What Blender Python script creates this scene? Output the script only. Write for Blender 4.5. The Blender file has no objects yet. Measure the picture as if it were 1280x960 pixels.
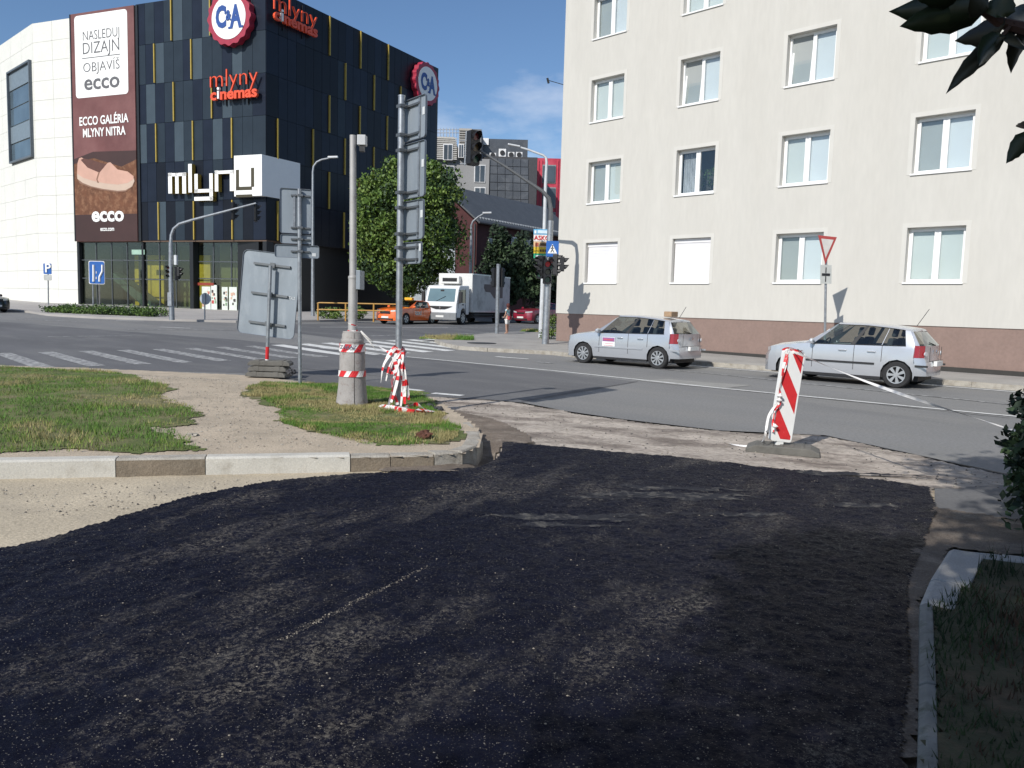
import bpy, bmesh, math, random
import numpy as np
from math import sin, cos, pi, radians, atan2, sqrt
from mathutils import Vector, Matrix
random.seed(7)
S = bpy.context.scene
COL = S.collection

# ---------------------------------------------------------------- camera, sky, sun, exposure
PITCH, ROLL, CAMH = radians(5.54), radians(1.6), 1.6
cd = bpy.data.cameras.new("camera"); cam = bpy.data.objects.new("camera", cd); COL.objects.link(cam)
cd.sensor_width = 36; cd.lens = 28.125; cd.clip_end = 3000; cd.clip_start = 0.05
cam.matrix_world = Matrix.Translation((0, 0, CAMH)) @ Matrix.Rotation(pi/2 - PITCH, 4, 'X') @ Matrix.Rotation(ROLL, 4, 'Z')
S.camera = cam
S.render.resolution_x = 1024; S.render.resolution_y = 768
S.view_settings.view_transform = 'Standard'; S.view_settings.look = 'None'
S.view_settings.exposure = 0.0; S.view_settings.gamma = 1
SUN_EL = radians(36); SUN_H = Vector((-.56, -.83)).normalized()        # horizontal direction towards the sun
w = bpy.data.worlds.new("World"); S.world = w; w.use_nodes = True
nt = w.node_tree; nt.nodes.clear()
N = lambda t: nt.nodes.new(t)
sky = N('ShaderNodeTexSky'); sky.sky_type = 'NISHITA'; sky.sun_disc = False
sky.sun_elevation = SUN_EL; sky.sun_rotation = atan2(SUN_H.x, SUN_H.y) % (2*pi)
sky.air_density = 1.0; sky.dust_density = 0.35; sky.ozone_density = 5.5
tc = N('ShaderNodeTexCoord'); mp = N('ShaderNodeMapping'); mp.inputs['Scale'].default_value = (1.0, 1.0, 2.6)
mp.inputs['Location'].default_value = (2.2, 8.8, 0.6)
nz = N('ShaderNodeTexNoise'); nz.inputs['Scale'].default_value = 3.1; nz.inputs['Detail'].default_value = 7; nz.inputs['Roughness'].default_value = .56
cr = N('ShaderNodeValToRGB'); cr.color_ramp.elements[0].position = .51; cr.color_ramp.elements[1].position = .74
cr.color_ramp.elements[1].color = (.72, .72, .72, 1)
mx = N('ShaderNodeMixRGB'); mx.inputs['Color2'].default_value = (8.2, 8.5, 9.2, 1)
bg = N('ShaderNodeBackground'); bg.inputs['Strength'].default_value = 0.115
ow = N('ShaderNodeOutputWorld')
L = nt.links.new
L(tc.outputs['Generated'], mp.inputs['Vector']); L(mp.outputs[0], nz.inputs['Vector']); L(nz.outputs['Fac'], cr.inputs[0])
L(cr.outputs[0], mx.inputs['Fac']); L(sky.outputs[0], mx.inputs['Color1']); L(mx.outputs[0], bg.inputs['Color']); L(bg.outputs[0], ow.inputs['Surface'])
sl = bpy.data.lights.new("sun", 'SUN'); sl.energy = 4.6; sl.angle = radians(.53); sl.color = (1, .96, .89)
sun = bpy.data.objects.new("sun", sl); COL.objects.link(sun)
sd = Vector((SUN_H.x*cos(SUN_EL), SUN_H.y*cos(SUN_EL), sin(SUN_EL)))
sun.rotation_euler = sd.to_track_quat('Z', 'Y').to_euler(); sun.location = (-20, -30, 40)

# ---------------------------------------------------------------- plan helpers (where the photo's points stand on the ground)
CM = cam.matrix_world.to_3x3().copy()
def zt(y): return 0.016*min(max(y-25, 0), 65)
def ray(px, py): return CM @ Vector(((px-640)/1000, (480-py)/1000, -1))
def G(px, py, o=0.0):
    d = ray(px, py); z = o
    for _ in range(40):
        t = (z-CAMH)/d.z; z = .5*z+.5*(zt(t*d.y)+o)
    return Vector((t*d.x, t*d.y, z))
def AT(px, py, Y):
    d = ray(px, py); t = Y/d.y
    return Vector((t*d.x, Y, CAMH+t*d.z))

# ---------------------------------------------------------------- materials
MATS = {}
def mat(name, col, rough=.7, metal=0., var=.12, scale=4., col2=None, c2=(.5, .62), c2scale=2., bump=0., bscale=60., fine=0., fscale=90., spec=.5, coat=0., stretch=None, coord='Object', emit=0.):
    if name in MATS: return MATS[name]
    m = bpy.data.materials.new(name); m.use_nodes = True; MATS[name] = m
    t = m.node_tree; b = t.nodes['Principled BSDF']; n = t.nodes.new; l = t.links.new
    b.inputs['Roughness'].default_value = rough; b.inputs['Metallic'].default_value = metal
    b.inputs['Specular IOR Level'].default_value = spec; b.inputs['Coat Weight'].default_value = coat
    b.inputs['Coat Roughness'].default_value = .05
    c = n('ShaderNodeTexCoord'); vec = c.outputs[coord]
    if stretch:
        mpn = n('ShaderNodeMapping'); mpn.inputs['Scale'].default_value = stretch[:3]
        if len(stretch) > 3: mpn.vector_type = 'TEXTURE'; mpn.inputs['Rotation'].default_value = (0, 0, stretch[3])
        l(vec, mpn.inputs[0]); vec = mpn.outputs[0]
    def noise(sc, det=4, ro=.55):
        q = n('ShaderNodeTexNoise'); q.inputs['Scale'].default_value = sc; q.inputs['Detail'].default_value = det
        q.inputs['Roughness'].default_value = ro; l(vec, q.inputs['Vector']); return q.outputs['Fac']
    def mixc(f, a, bb, bt='MIX'):
        q = n('ShaderNodeMixRGB'); q.blend_type = bt
        for i, v in ((0, f), (1, a), (2, bb)):
            if hasattr(v, 'is_linked'): l(v, q.inputs[i])
            elif i == 0: q.inputs[0].default_value = v
            else: q.inputs[i].default_value = (*v, 1)
        return q.outputs[0]
    def ramp(f, p0, p1):
        q = n('ShaderNodeMapRange'); q.inputs['From Min'].default_value = p0; q.inputs['From Max'].default_value = p1
        l(f, q.inputs['Value']); return q.outputs[0]
    lo = tuple(x*(1-var) for x in col); hi = tuple(min(1, x*(1+var)) for x in col)
    cur = mixc(ramp(noise(scale), .3, .7), lo, hi) if var else None
    if cur is None:
        cur = mixc(0., col, col)
    if col2: cur = mixc(ramp(noise(c2scale, 6, .65), *c2), cur, col2)
    if fine:
        cur = mixc(1., cur, mixc(ramp(noise(fscale, 2, .6), .3, .7), (1-fine,)*3, (1+fine,)*3), 'MULTIPLY')
    l(cur, b.inputs['Base Color'])
    if bump:
        q = n('ShaderNodeBump'); q.inputs['Strength'].default_value = bump; q.inputs['Distance'].default_value = .02
        l(noise(bscale, 5, .65), q.inputs['Height']); l(q.outputs[0], b.inputs['Normal'])
    if emit:
        l(cur, b.inputs['Emission Color']); b.inputs['Emission Strength'].default_value = emit
    return m
def glass_mat(name, tint=(.5, .6, .6), trans=.6, rough=.03):
    if name in MATS: return MATS[name]
    m = bpy.data.materials.new(name); m.use_nodes = True; MATS[name] = m
    t = m.node_tree; t.nodes.clear(); n = t.nodes.new; l = t.links.new
    o = n('ShaderNodeOutputMaterial'); a = n('ShaderNodeBsdfTransparent'); a.inputs[0].default_value = (*[x*trans for x in tint], 1)
    g = n('ShaderNodeBsdfGlossy'); g.inputs['Roughness'].default_value = rough; g.inputs[0].default_value = (.95, .98, 1, 1)
    lw = n('ShaderNodeLayerWeight'); lw.inputs[0].default_value = .5; pw = n('ShaderNodeMath'); pw.operation = 'POWER'; pw.inputs[1].default_value = 4; f = n('ShaderNodeMapRange'); f.inputs[3].default_value = .055; f.inputs[4].default_value = 1; l(lw.outputs['Facing'], pw.inputs[0]); l(pw.outputs[0], f.inputs[0])
    x = n('ShaderNodeMixShader'); l(f.outputs[0], x.inputs[0]); l(a.outputs[0], x.inputs[1]); l(g.outputs[0], x.inputs[2]); l(x.outputs[0], o.inputs[0])
    return m
GALV = mat('galvanised_steel', (.36, .38, .40), .45, .75, .15, 6, col2=(.28, .29, .31), c2scale=9)
SIGNBACK = mat('sign_back_grey', (.24, .275, .31), .55, .25, .12, 2.2, col2=(.30, .335, .37), c2=(.5, .75), c2scale=5, stretch=(1, 1, .35))
BLACK = mat('black_plastic', (.012, .012, .014), .5, 0, .2, 8)
RUBBER = mat('tyre_rubber', (.02, .02, .021), .85, 0, .2, 20)
WHITE = mat('white_paint', (.78, .78, .76), .5, 0, .04, 5)
RED = mat('sign_red', (.55, .02, .025), .4, 0, .08, 6)
BLUE = mat('sign_blue', (.02, .11, .38), .35, 0, .08, 6)
YEL = mat('yellow_trim', (.40, .29, .055), .45, .2, .1, 3)
CONC = mat('concrete', (.42, .41, .38), .9, 0, .14, 6, col2=(.25, .23, .20), c2=(.55, .75), c2scale=3, bump=.35, bscale=40, fine=.2)

# ---------------------------------------------------------------- mesh helpers
class MB:
    def __init__(s): s.v = []; s.f = []; s.m = []; s.M = None
    def add(s, vs, fs, m=0):
        o = len(s.v); s.v += [(s.M @ Vector(x)) if s.M else Vector(x) for x in vs]
        for f in fs: s.f.append([i+o for i in f]); s.m.append(m)
        return s
    def face(s, pts, m=0): return s.add(pts, [list(range(len(pts)))], m)
    def box(s, x0, x1, y0, y1, z0, z1, m=0, M=None):
        vs = [Vector(p) for p in ((x0,y0,z0),(x1,y0,z0),(x1,y1,z0),(x0,y1,z0),(x0,y0,z1),(x1,y0,z1),(x1,y1,z1),(x0,y1,z1))]
        if M: vs = [M @ p for p in vs]
        return s.add(vs, [(0,3,2,1),(4,5,6,7),(0,1,5,4),(1,2,6,5),(2,3,7,6),(3,0,4,7)], m)
    def prism(s, pts, vec, m=0):
        n = len(pts); vec = Vector(vec); a = [Vector(p) for p in pts]; b = [p+vec for p in a]
        return s.add(a+b, [list(range(n))[::-1], list(range(n, 2*n))]+[(i, (i+1) % n, n+(i+1) % n, n+i) for i in range(n)], m)
    def tube(s, pts, r, n=10, m=0, cap=True):
        pts = [Vector(p) for p in pts]; k = len(pts); rs = r if isinstance(r, (list, tuple)) else [r]*k
        vs = []; fs = []; prev = None
        for i, p in enumerate(pts):
            d = (pts[min(i+1, k-1)]-pts[max(i-1, 0)]).normalized()
            a = prev if prev else (Vector((1, 0, 0)) if abs(d.x) < .8 else Vector((0, 1, 0)))
            u = (a-d*a.dot(d)).normalized(); prev = u; v = d.cross(u)
            vs += [p+(u*cos(2*pi*j/n)+v*sin(2*pi*j/n))*rs[i] for j in range(n)]
        for i in range(k-1):
            for j in range(n): fs.append((i*n+j, i*n+(j+1) % n, (i+1)*n+(j+1) % n, (i+1)*n+j))
        if cap: fs += [list(range(n))[::-1], [(k-1)*n+j for j in range(n)]]
        return s.add(vs, fs, m)
    def lathe(s, prof, c=(0, 0, 0), n=24, m=0, ax='Z'):
        vs = []; fs = []; c = Vector(c)
        for r, z in prof:
            for j in range(n):
                a = 2*pi*j/n; p = (r*cos(a), r*sin(a), z)
                if ax == 'Y': p = (p[0], z, p[1])
                if ax == 'X': p = (z, p[0], p[1])
                vs.append(c+Vector(p))
        for i in range(len(prof)-1):
            for j in range(n): fs.append((i*n+j, i*n+(j+1) % n, (i+1)*n+(j+1) % n, (i+1)*n+j))
        return s.add(vs, fs, m)
    def disc(s, c, r, d, n=20, m=0, th=.02):
        d = Vector(d).normalized(); u = d.orthogonal().normalized(); v = d.cross(u); c = Vector(c)
        return s.prism([c+(u*cos(2*pi*j/n)+v*sin(2*pi*j/n))*r for j in range(n)], d*th, m)
    def build(s, name, mats, parent=None, smooth=False, bevel=0, loc=None, rotz=0, ang=35, fix=True):
        me = bpy.data.meshes.new(name); me.from_pydata([tuple(p) for p in s.v], [], s.f)
        mats = mats if isinstance(mats, (list, tuple)) else [mats]
        for q in mats: me.materials.append(q)
        if len(mats) > 1: me.polygons.foreach_set('material_index', s.m)
        if fix:
            bm = bmesh.new(); bm.from_mesh(me); bmesh.ops.recalc_face_normals(bm, faces=bm.faces); bm.to_mesh(me); bm.free()
        o = bpy.data.objects.new(name, me); COL.objects.link(o)
        if smooth:
            me.polygons.foreach_set('use_smooth', [True]*len(me.polygons)); me.set_sharp_from_angle(angle=radians(ang))
        if bevel:
            bv = o.modifiers.new('bevel', 'BEVEL'); bv.width = bevel; bv.segments = 2; bv.limit_method = 'ANGLE'
        if parent: o.parent = parent
        if loc is not None: o.location = loc
        if rotz: o.rotation_euler.z = rotz
        return o
def tag(o, label, cat, group=None, kind=None):
    o['label'] = label
    if cat: o['category'] = cat
    if group: o['group'] = group
    if kind: o['kind'] = kind
    return o
def thing(name, label, cat, loc=(0, 0, 0), rotz=0, group=None):
    o = bpy.data.objects.new(name, None); COL.objects.link(o); o.location = loc; o.rotation_euler.z = rotz; o.empty_display_size = .3
    return tag(o, label, cat, group)
def struct(o, label=None):
    o['kind'] = 'structure'
    if label: o['label'] = label
    return o
def copy_tree(o, parent=None):
    c = o.copy(); COL.objects.link(c); c.parent = parent
    for ch in list(o.children): copy_tree(ch, c)
    return c
def inst(src, name, parent, loc, rotz=0, scale=None, mat_=None):
    o = bpy.data.objects.new(name, src.data); COL.objects.link(o); o.parent = parent; o.location = loc; o.rotation_euler.z = rotz
    if scale: o.scale = scale
    return o
def text_mesh(txt, size, M, ext=.01, m=0, mb=None, bold=0., align='CENTER', sx=1., fit=None):
    cu = bpy.data.curves.new('t', 'FONT'); cu.body = txt; cu.size = size; cu.extrude = ext; cu.offset = bold; cu.align_x = align; cu.align_y = 'CENTER'; cu.resolution_u = 3
    ob = bpy.data.objects.new('t', cu); COL.objects.link(ob)
    dg = bpy.context.evaluated_depsgraph_get(); me = bpy.data.meshes.new_from_object(ob.evaluated_get(dg))
    if fit:
        xs = [v.co.x for v in me.vertices]; k = (fit[1]-fit[0])/(max(xs)-min(xs)); x0 = min(xs)
        for v in me.vertices: v.co.x = fit[0]+(v.co.x-x0)*k
        sx = 1.
    X = M @ Matrix.Diagonal((sx, 1, 1, 1))
    mb.add([X @ v.co for v in me.vertices], [list(p.vertices) for p in me.polygons], m)
    bpy.data.objects.remove(ob); bpy.data.meshes.remove(me); bpy.data.curves.remove(cu)
def frame(o, xdir, up=(0, 0, 1)):          # matrix whose local x = xdir, y = up, z = outward
    x = Vector(xdir).normalized(); u = Vector(up); z = x.cross(u).normalized(); y = z.cross(x)
    return Matrix.Translation(o) @ Matrix((x, y, z)).transposed().to_4x4()
def vnoise(x, y, seed=0):
    xi = np.floor(x).astype(np.int64); yi = np.floor(y).astype(np.int64); fx = x-xi; fy = y-yi
    fx = fx*fx*(3-2*fx); fy = fy*fy*(3-2*fy)
    def h(a, b):
        n = (a*374761393+b*668265263+seed*1442695041) & 0x7fffffff
        n = ((n ^ (n >> 13))*1274126177) & 0x7fffffff
        return ((n ^ (n >> 16)) & 0xffff)/65535.
    return (h(xi, yi)*(1-fx)+h(xi+1, yi)*fx)*(1-fy)+(h(xi, yi+1)*(1-fx)+h(xi+1, yi+1)*fx)*fy
def fbm(x, y, sc, oc=4, seed=0):
    t = 0; a = 1; s = 0
    for i in range(oc): t = t+a*vnoise(x*sc, y*sc, seed+i*17); s += a; a *= .5; sc *= 2
    return t/s
def inpoly(x, y, P):
    r = np.zeros(x.shape, bool); n = len(P)
    for i in range(n):
        x0, y0 = P[i][0], P[i][1]; x1, y1 = P[(i+1) % n][0], P[(i+1) % n][1]
        if y0 == y1: continue
        c = ((y0 > y) != (y1 > y)) & (x < (x1-x0)*(y-y0)/(y1-y0)+x0)
        r ^= c
    return r
def sheet(name, P, res, hfun, m, wob=0., wsc=3., seed=1, smooth=True):
    """a ground sheet: a fine grid kept inside the outline P, with relief from hfun"""
    xs = [p[0] for p in P]; ys = [p[1] for p in P]
    gx = np.arange(min(xs)-.1, max(xs)+.1, res); gy = np.arange(min(ys)-.1, max(ys)+.1, res)
    X, Y = np.meshgrid(gx, gy); nx = len(gx); ny = len(gy)
    cx = X[:-1, :-1]+res/2; cy = Y[:-1, :-1]+res/2
    wx = (fbm(cx, cy, wsc, 4, seed)-.5)*wob*2; wy = (fbm(cx, cy, wsc, 4, seed+50)-.5)*wob*2
    keep = inpoly(cx+wx, cy+wy, P)
    Z = hfun(X, Y)
    j, i = np.nonzero(keep); a = j*nx+i
    F = np.stack([a, a+1, a+nx+1, a+nx], 1); u, inv = np.unique(F, return_inverse=True)
    V = np.stack([X.ravel()[u], Y.ravel()[u], Z.ravel()[u]], 1); F = inv.reshape(F.shape)
    me = bpy.data.meshes.new(name); me.from_pydata(V.tolist(), [], F.tolist()); me.materials.append(m)
    if smooth: me.polygons.foreach_set('use_smooth', [True]*len(me.polygons))
    o = bpy.data.objects.new(name, me); COL.objects.link(o); return o
def flat(name, P, m, off=0., skirt=0., parent=None):
    """a flat polygon laid on the terrain, cut where the terrain bends"""
    bm = bmesh.new(); vs = [bm.verts.new((p[0], p[1], 0)) for p in P]; f = bm.faces.new(vs)
    if f.normal.z < 0: pass
    bm.normal_update()
    if bm.faces[:][0].normal.z < 0: bmesh.ops.reverse_faces(bm, faces=bm.faces)
    bmesh.ops.triangulate(bm, faces=bm.faces)
    for yc in (25, 90):
        bmesh.ops.bisect_plane(bm, geom=bm.verts[:]+bm.edges[:]+bm.faces[:], plane_co=(0, yc, 0), plane_no=(0, 1, 0))
    if skirt:
        be = [e for e in bm.edges if e.is_boundary]; r = bmesh.ops.extrude_edge_only(bm, edges=be)
        lowv = {g for g in r['geom'] if isinstance(g, bmesh.types.BMVert)}
    else: lowv = set()
    for v in bm.verts: v.co.z = zt(v.co.y)+off-(skirt if v in lowv else 0)
    me = bpy.data.meshes.new(name); bm.to_mesh(me); bm.free(); me.materials.append(m)
    o = bpy.data.objects.new(name, me); COL.objects.link(o); o.parent = parent; return o
def offset_line(pts, d):
    out = []
    for i, p in enumerate(pts):
        a = Vector(pts[max(i-1, 0)][:2]); b = Vector(pts[min(i+1, len(pts)-1)][:2]); t = (b-a).normalized()
        out.append(Vector((p[0]-t.y*d, p[1]+t.x*d)))
    return out

# ---------------------------------------------------------------- the ground, roads, pavements
ASPH = mat('road_asphalt', (.175, .174, .172), .85, 0, .12, .35, col2=(.205, .20, .19), c2=(.45, .7), c2scale=.8, bump=.25, bscale=45, fine=.28, fscale=70, stretch=(3.2, 1, 1, 2.39))
ASPH2 = mat('newer_road_asphalt', (.112, .112, .116), .85, 0, .14, .5, col2=(.15, .149, .146), c2=(.5, .72), c2scale=1.0, bump=.2, bscale=45, fine=.25, fscale=80, stretch=(3.2, 1, 1, 2.39))
SAND = mat('compacted_sand', (.45, .385, .285), .95, 0, .13, 1.3, col2=(.27, .235, .19), c2=(.55, .8), c2scale=1.1, bump=.5, bscale=38, fine=.22, fscale=55)
MILL = mat('milled_road_base', (.39, .34, .29), .95, 0, .22, 1.6, col2=(.17, .14, .118), c2=(.46, .62), c2scale=1.9, bump=.7, bscale=24, fine=.35, fscale=38, stretch=(2.2, 1, 1, -.35))
DIRT = mat('brown_dirt', (.15, .12, .095), .95, 0, .25, 3, col2=(.25, .21, .17), c2=(.5, .7), c2scale=5, bump=.8, bscale=30, fine=.3)
PAVE = mat('pavement_asphalt', (.30, .285, .265), .9, 0, .12, .8, col2=(.22, .21, .2), c2=(.5, .75), c2scale=1.1, bump=.2, bscale=50, fine=.15)
GROUND = mat('far_ground', (.16, .15, .12), .95, 0, .2, .05)
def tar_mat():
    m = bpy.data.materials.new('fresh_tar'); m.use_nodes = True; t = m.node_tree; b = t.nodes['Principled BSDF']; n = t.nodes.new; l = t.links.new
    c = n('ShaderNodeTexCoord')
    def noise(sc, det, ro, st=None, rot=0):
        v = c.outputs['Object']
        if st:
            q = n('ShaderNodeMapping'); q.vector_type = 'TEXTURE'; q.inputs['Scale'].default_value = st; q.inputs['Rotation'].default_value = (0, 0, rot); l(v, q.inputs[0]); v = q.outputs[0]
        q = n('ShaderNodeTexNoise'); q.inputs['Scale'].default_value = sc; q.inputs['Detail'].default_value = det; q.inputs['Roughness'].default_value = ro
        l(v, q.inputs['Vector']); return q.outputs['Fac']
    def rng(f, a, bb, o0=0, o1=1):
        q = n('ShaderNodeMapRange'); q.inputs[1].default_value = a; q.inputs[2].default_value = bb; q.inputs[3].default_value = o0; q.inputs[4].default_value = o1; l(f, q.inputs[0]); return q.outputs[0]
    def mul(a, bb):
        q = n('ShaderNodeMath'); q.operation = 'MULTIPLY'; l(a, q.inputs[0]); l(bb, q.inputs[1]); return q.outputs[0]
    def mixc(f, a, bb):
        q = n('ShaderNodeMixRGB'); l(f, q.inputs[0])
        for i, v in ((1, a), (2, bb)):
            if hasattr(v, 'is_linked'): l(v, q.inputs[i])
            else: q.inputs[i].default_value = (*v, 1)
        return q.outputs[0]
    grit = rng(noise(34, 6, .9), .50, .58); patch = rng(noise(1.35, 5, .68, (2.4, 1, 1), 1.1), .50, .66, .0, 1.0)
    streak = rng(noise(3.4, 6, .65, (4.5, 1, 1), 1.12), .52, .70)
    base = mixc(rng(noise(9, 3, .6), .35, .7), (.0022, .0028, .0095), (.0052, .0064, .0165))  # tar black pushed to navy: shade over it is put into the colour
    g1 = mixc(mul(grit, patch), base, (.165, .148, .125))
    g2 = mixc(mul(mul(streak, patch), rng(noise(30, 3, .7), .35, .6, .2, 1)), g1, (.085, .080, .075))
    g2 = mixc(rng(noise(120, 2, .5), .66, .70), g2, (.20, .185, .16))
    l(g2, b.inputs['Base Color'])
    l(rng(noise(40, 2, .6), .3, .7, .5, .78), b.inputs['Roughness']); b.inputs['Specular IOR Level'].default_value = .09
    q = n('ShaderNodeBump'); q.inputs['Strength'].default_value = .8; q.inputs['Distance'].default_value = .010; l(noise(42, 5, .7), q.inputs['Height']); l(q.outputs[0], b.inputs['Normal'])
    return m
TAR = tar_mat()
def paint_mat(name, under, lo=.38, hi=.56, c=(.66, .66, .64)):
    return mat(name, c, .7, 0, .05, 3, col2=under, c2=(lo, hi), c2scale=7, bump=.2, bscale=50)
LINE = paint_mat('worn_road_paint', (.2, .2, .2), .52, .72)
LINE2 = paint_mat('faded_road_paint', (.15, .15, .15), .40, .56, (.46, .46, .45))

P3 = lambda *a: [G(x, y) for x, y in a]
def dip(x, y): return -.13*np.exp(-(((x+.24)/.17)**2+((y-8.2)/.6)**2))
# far ground to the horizon
struct(flat('ground', [(-1500, -60), (1500, -60), (1500, 2500), (-1500, 2500)], GROUND, -.3))
near_edge = P3((545, 497), (580, 497), (613, 499), (652, 503), (709, 514), (779, 524), (900, 538), (1032, 544), (1145, 568), (1290, 602))
road_poly = [(-90, 8), (-2.5, 9.5)]+[(p.x, p.y) for p in near_edge]+[(9, 6.0), (26, -10), (90, -10), (90, 110), (-90, 110)]
struct(flat('road', road_poly, ASPH, 0))
dark_poly = P3((-500, 470), (-60, 458), (300, 466), (520, 495), (613, 500), (652, 503.5), (797, 477.5), (700, 466), (548, 450.5), (420, 437), (300, 425), (150, 414), (0, 402), (-400, 398))
struct(flat('road_resurfaced_lane', dark_poly, ASPH2, .004))
struct(flat('road_resurfaced_street', P3((430, 424), (560, 423), (600, 416.5), (690, 411), (900, 405), (760, 402), (520, 402), (300, 407), (350, 414)), ASPH2, .004))
def hs(x, y): return dip(x, y)-.014+.012*(fbm(x, y, 1.3, 3, 3)-.5)+.012*(fbm(x, y, 14, 3, 5)-.5)
struct(sheet('sandy_ground', [(-16, -3), (9, -3), (9, 8.6), (-16, 8.6)], .07, hs, SAND))
def hm(x, y): return dip(x, y)+.004+.012*fbm(x*.7+y*.7, (y-x)*2.0, 1.2, 3, 8)*np.clip((12.6-y)/2, 0, 1)+.012*(fbm(x, y, 9, 4, 4)-.3)
mill = [(p.x, p.y) for p in P3((536, 496), (560, 498), (613, 501), (652, 505), (709, 516), (779, 526), (900, 540), (1032, 546), (1145, 570), (1290, 604), (1290, 611), (1168, 613), (1150, 640), (900, 610), (640, 600), (560, 600))]+[(-1.4, 7.6), (-1.6, 12.2)]
struct(sheet('milled_road_edge', mill, .045, hm, MILL, .09, 2.5, 3))
struct(sheet('brown_dirt_gutter', [(-1.2, 7.35), (-.5, 7.45), (-.25, 7.9), (-.06, 9.0), (.28, 9.25), (.1, 10.3), (-.35, 11.2), (-.9, 11.9), (-1.3, 9)], .04, lambda x, y: dip(x, y)+.018+.03*fbm(x, y, 5, 4, 9), DIRT, .07, 3, 6))
tarp = [(p.x, p.y) for p in P3((0, 692), (60, 680), (150, 650), (250, 623), (330, 607), (420, 598), (520, 592), (600, 588), (622, 576), (630, 556), (700, 562), (850, 575), (1000, 592), (1160, 612), (1170, 640), (1152, 690), (1136, 740), (1132, 960))]
tarp += [(1.25, -1.5), (-8.5, -1.5), (-9, 2.2), (-5.6, 3.9)]
def ht(x, y):
    ruts = .02*fbm(x*.5+y*.85, x*.85-y*.5, .9, 3, 31)
    return .022+ruts+.014*(fbm(x, y, 7, 4, 12)-.4)+.014*(fbm(x, y, 20, 2, 14)-.4)
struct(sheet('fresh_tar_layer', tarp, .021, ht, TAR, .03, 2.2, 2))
struct(flat('asphalt_patch', P3((1168, 612), (1300, 606), (1310, 652), (1262, 654), (1168, 640)), ASPH2, .013))

# ---- the verge island between the road and the works, and its kerbs
kb = [Vector((-16, 4.02)), Vector((-4.41, 6.81)), Vector((-.74, 7.70))]
curve = [(-.74, 7.70), (-.47, 7.86), (-.34, 8.2), (-.31, 8.7), (-.36, 9.3), (-.5, 10.0), (-.72, 10.8), (-.98, 11.7), (-1.22, 12.55)]
back = [G(520, 497, .04), G(420, 480, .04), G(300, 467, .04), G(100, 458, .04), G(0, 455, .04), G(-150, 452, .04)]
isl = [(-16, 4.1), (-4.41, 6.87)]+curve+[(p.x, p.y) for p in back]+[(-22, 17)]
bA = Vector((back[4].x, back[4].y)); bB = Vector((back[1].x, back[1].y)); bn = Vector((-(bB-bA).y, (bB-bA).x)).normalized()
if bn.y > 0: bn = -bn
def hi(x, y):
    d = (x-bA.x)*bn.x+(y-bA.y)*bn.y
    s = np.clip(d/1.6, 0, 1); s = s*s*(3-2*s)
    return .012+.118*s+.014*(fbm(x, y, 1.5, 3, 21)-.5)+.012*(fbm(x, y, 13, 3, 23)-.5)
GRAV = mat('gravel_path', (.44, .365, .275), .95, 0, .12, 2, col2=(.32, .27, .205), c2=(.5, .75), c2scale=1.8, bump=.6, bscale=45, fine=.22, fscale=55)
struct(sheet('gravel_verge', isl, .06, hi, GRAV))
SOIL = mat('grass_soil', (.10, .125, .032), .95, 0, .3, 3, col2=(.20, .175, .085), c2=(.46, .66), c2scale=1.3, bump=.8, bscale=50, fine=.35, fscale=60)
gl = [(p.x, p.y) for p in [G(-60, 455, .1), G(0, 456, .1), G(90, 457, .1), G(150, 462, .12), G(212, 486, .13), G(196, 494, .13), G(236, 510, .13), G(242, 530, .13), G(205, 534, .13), G(222, 548, .13), G(262, 562, .13), G(150, 565, .13), G(0, 568, .13)]]+[(-16, 4.35), (-22, 16)]
gr = [(p.x, p.y) for p in [G(303, 493, .12), G(330, 478, .12), G(372, 474, .1), G(430, 474, .1), G(520, 486, .1), G(545, 512, .12), G(556, 525, .13), G(573, 547, .13), G(556, 556, .13), G(470, 557, .13), G(425, 548, .13), G(365, 534, .13), G(345, 512, .13)]]
struct(sheet('grass_soil_left', gl, .05, lambda x, y: hi(x, y)+.003+.012*fbm(x, y, 5, 3, 44), SOIL, .30, 2.6, 41))
struct(sheet('grass_soil_right', gr, .05, lambda x, y: hi(x, y)+.003+.012*fbm(x, y, 5, 3, 44), SOIL, .24, 2.6, 42))
GREEN = [mat('grass_green', (.085, .18, .022), .8, 0, .2, 2), mat('grass_mid_green', (.16, .225, .040), .8, 0, .2, 2), mat('grass_straw', (.30, .26, .115), .85, 0, .2, 2)]
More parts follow.
